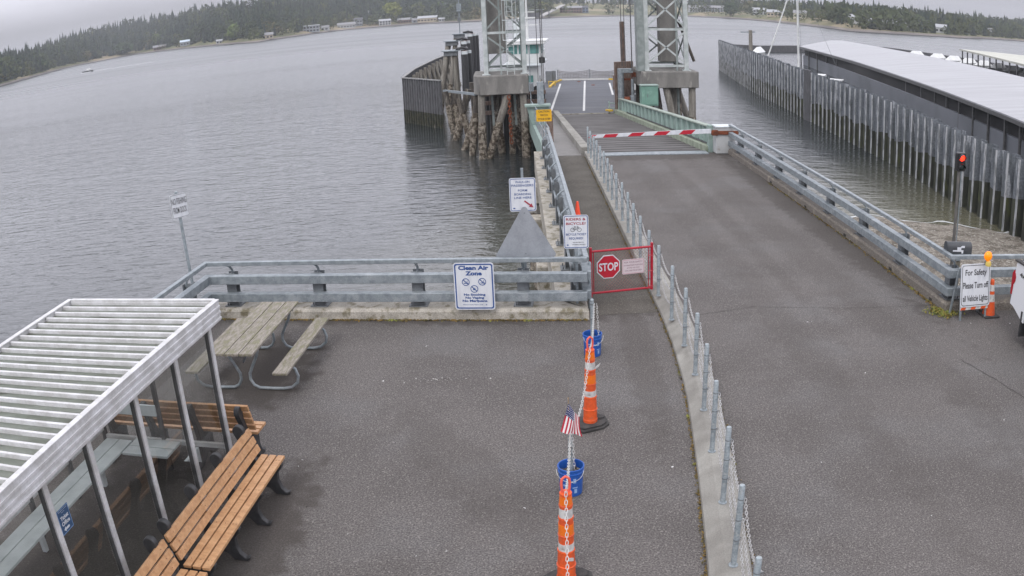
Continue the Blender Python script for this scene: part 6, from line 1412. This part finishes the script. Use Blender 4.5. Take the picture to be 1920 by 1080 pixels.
# weeds, moss and dead leaves gathered along the kerbs
def litter(name, label, gen, n, m_, s0, s1, seed, flat=.35):
    r2 = random.Random(seed); b2 = MB()
    for i in range(n):
        x, y, z = gen(r2); s_ = r2.uniform(s0, s1); T = Matrix.Translation((x, y, z+s_*flat*.6)) @ Euler((r2.uniform(-.7, .7), r2.uniform(-.7, .7), r2.uniform(0, 6.28))).to_matrix().to_4x4()
        b2.add([(-s_, -s_*.5, 0), (s_*.2, -s_*.7, s_*flat), (s_, 0, 0), (s_*.1, s_*.6, s_*flat*.6), (-s_*.6, s_*.4, 0)], [(0, 1, 2, 3, 4)], T)
    return tag(b2.build(name, m_, smooth=False), label, 'leaves', kind='stuff')
def g1_(r2):
    y = r2.uniform(5, 31)**1.0; 
    y = 5+26*r2.random()**1.5
    return (Lx(y)-.005-abs(r2.gauss(0, .018))*(1 if y < 17 else 1.2), y, .004)
litter('leaf_litter', 'brown and yellow leaf litter caught along the foot of the middle kerb', g1_, 1500, moss, .008, .022, 1)
def g2_(r2):
    x = r2.uniform(-5.6, 1.3); return (x, frontY(x)-abs(r2.gauss(0, .035)), .004)
litter('moss_strip', 'moss and leaf debris along the foot of the front kerb', g2_, 1500, moss, .010, .028, 2)
def g3_(r2):
    y = 13.8+12*r2.random()**1.8; return (8.09-abs(r2.gauss(0, .04)), y, .004)
litter('weed_strip', 'green-yellow weeds and debris along the foot of the right kerb', g3_, 1100, moss, .010, .03, 3)
def g4_(r2): return (8.05+r2.gauss(0, .14), 13.75+r2.gauss(0, .13), .004)
weedm = mat('weed_green', (.14, .18, .04), (.22, .16, .04), rough=1., scale=20)
litter('weeds', 'tuft of green and yellow weeds at the corner of the right kerb', g4_, 420, weedm, .012, .035, 4, 1.2)
def g5_(r2):
    y = 5+12*r2.random(); return (Lx(y)+.45+abs(r2.gauss(0, .025)), y, .004)
litter('leaf_litter', 'leaf litter along the road side of the middle kerb', g5_, 500, moss, .008, .022, 5)
def g6_(r2): return (r2.uniform(-3.2, 9.5), r2.uniform(4.5, 14), .004)
litter('pale_specks', 'scattered pale droppings and scraps on the asphalt', g6_, 46, wband, .006, .022, 6, .1)
def g7_(r2): return (-1.15+r2.gauss(0, .28), 12.1+r2.gauss(0, .035), .004)
litter('droppings', 'streak of white droppings on the asphalt in the middle of the plaza', g7_, 45, mat('droppings_grey', (.34, .33, .31), rough=.9), .006, .022, 7, .05)
# brown splashes under benches and table: dirt on the asphalt with ragged outlines
def blot(pts, m_, z=.0062, seed=0):
    r2 = random.Random(seed); b2 = MB(); 
    for cx, cy, rx_, ry_ in pts:
        k = 40; V_ = [(cx, cy, z)]+[(cx+rx_*math.cos(6.2832*i/k)*r2.uniform(.72, 1.1), cy+ry_*math.sin(6.2832*i/k)*r2.uniform(.72, 1.1), z) for i in range(k)]
        b2.add(V_, [(0, i+1, (i+1) % k+1) for i in range(k)]); z += .0009
    return structure(b2.build('dirt_patch', m_, smooth=False))
# ================================================================= AIR
hz = bpy.data.materials.new('air'); hz.use_nodes = True; t = hz.node_tree; t.nodes.clear()
pv = t.nodes.new('ShaderNodeVolumePrincipled'); pv.inputs['Color'].default_value = (.82, .84, .90, 1); pv.inputs['Density'].default_value = .00024; pv.inputs['Anisotropy'].default_value = .2
oo = t.nodes.new('ShaderNodeOutputMaterial'); t.links.new(pv.outputs[0], oo.inputs['Volume'])
mb = MB(); mb.box((0, 1240, 32), (4990, 2640, 84)); o = mb.build('haze', hz, smooth=False); o['kind'] = 'stuff'; o['label'] = 'thin pale haze over the far shore'
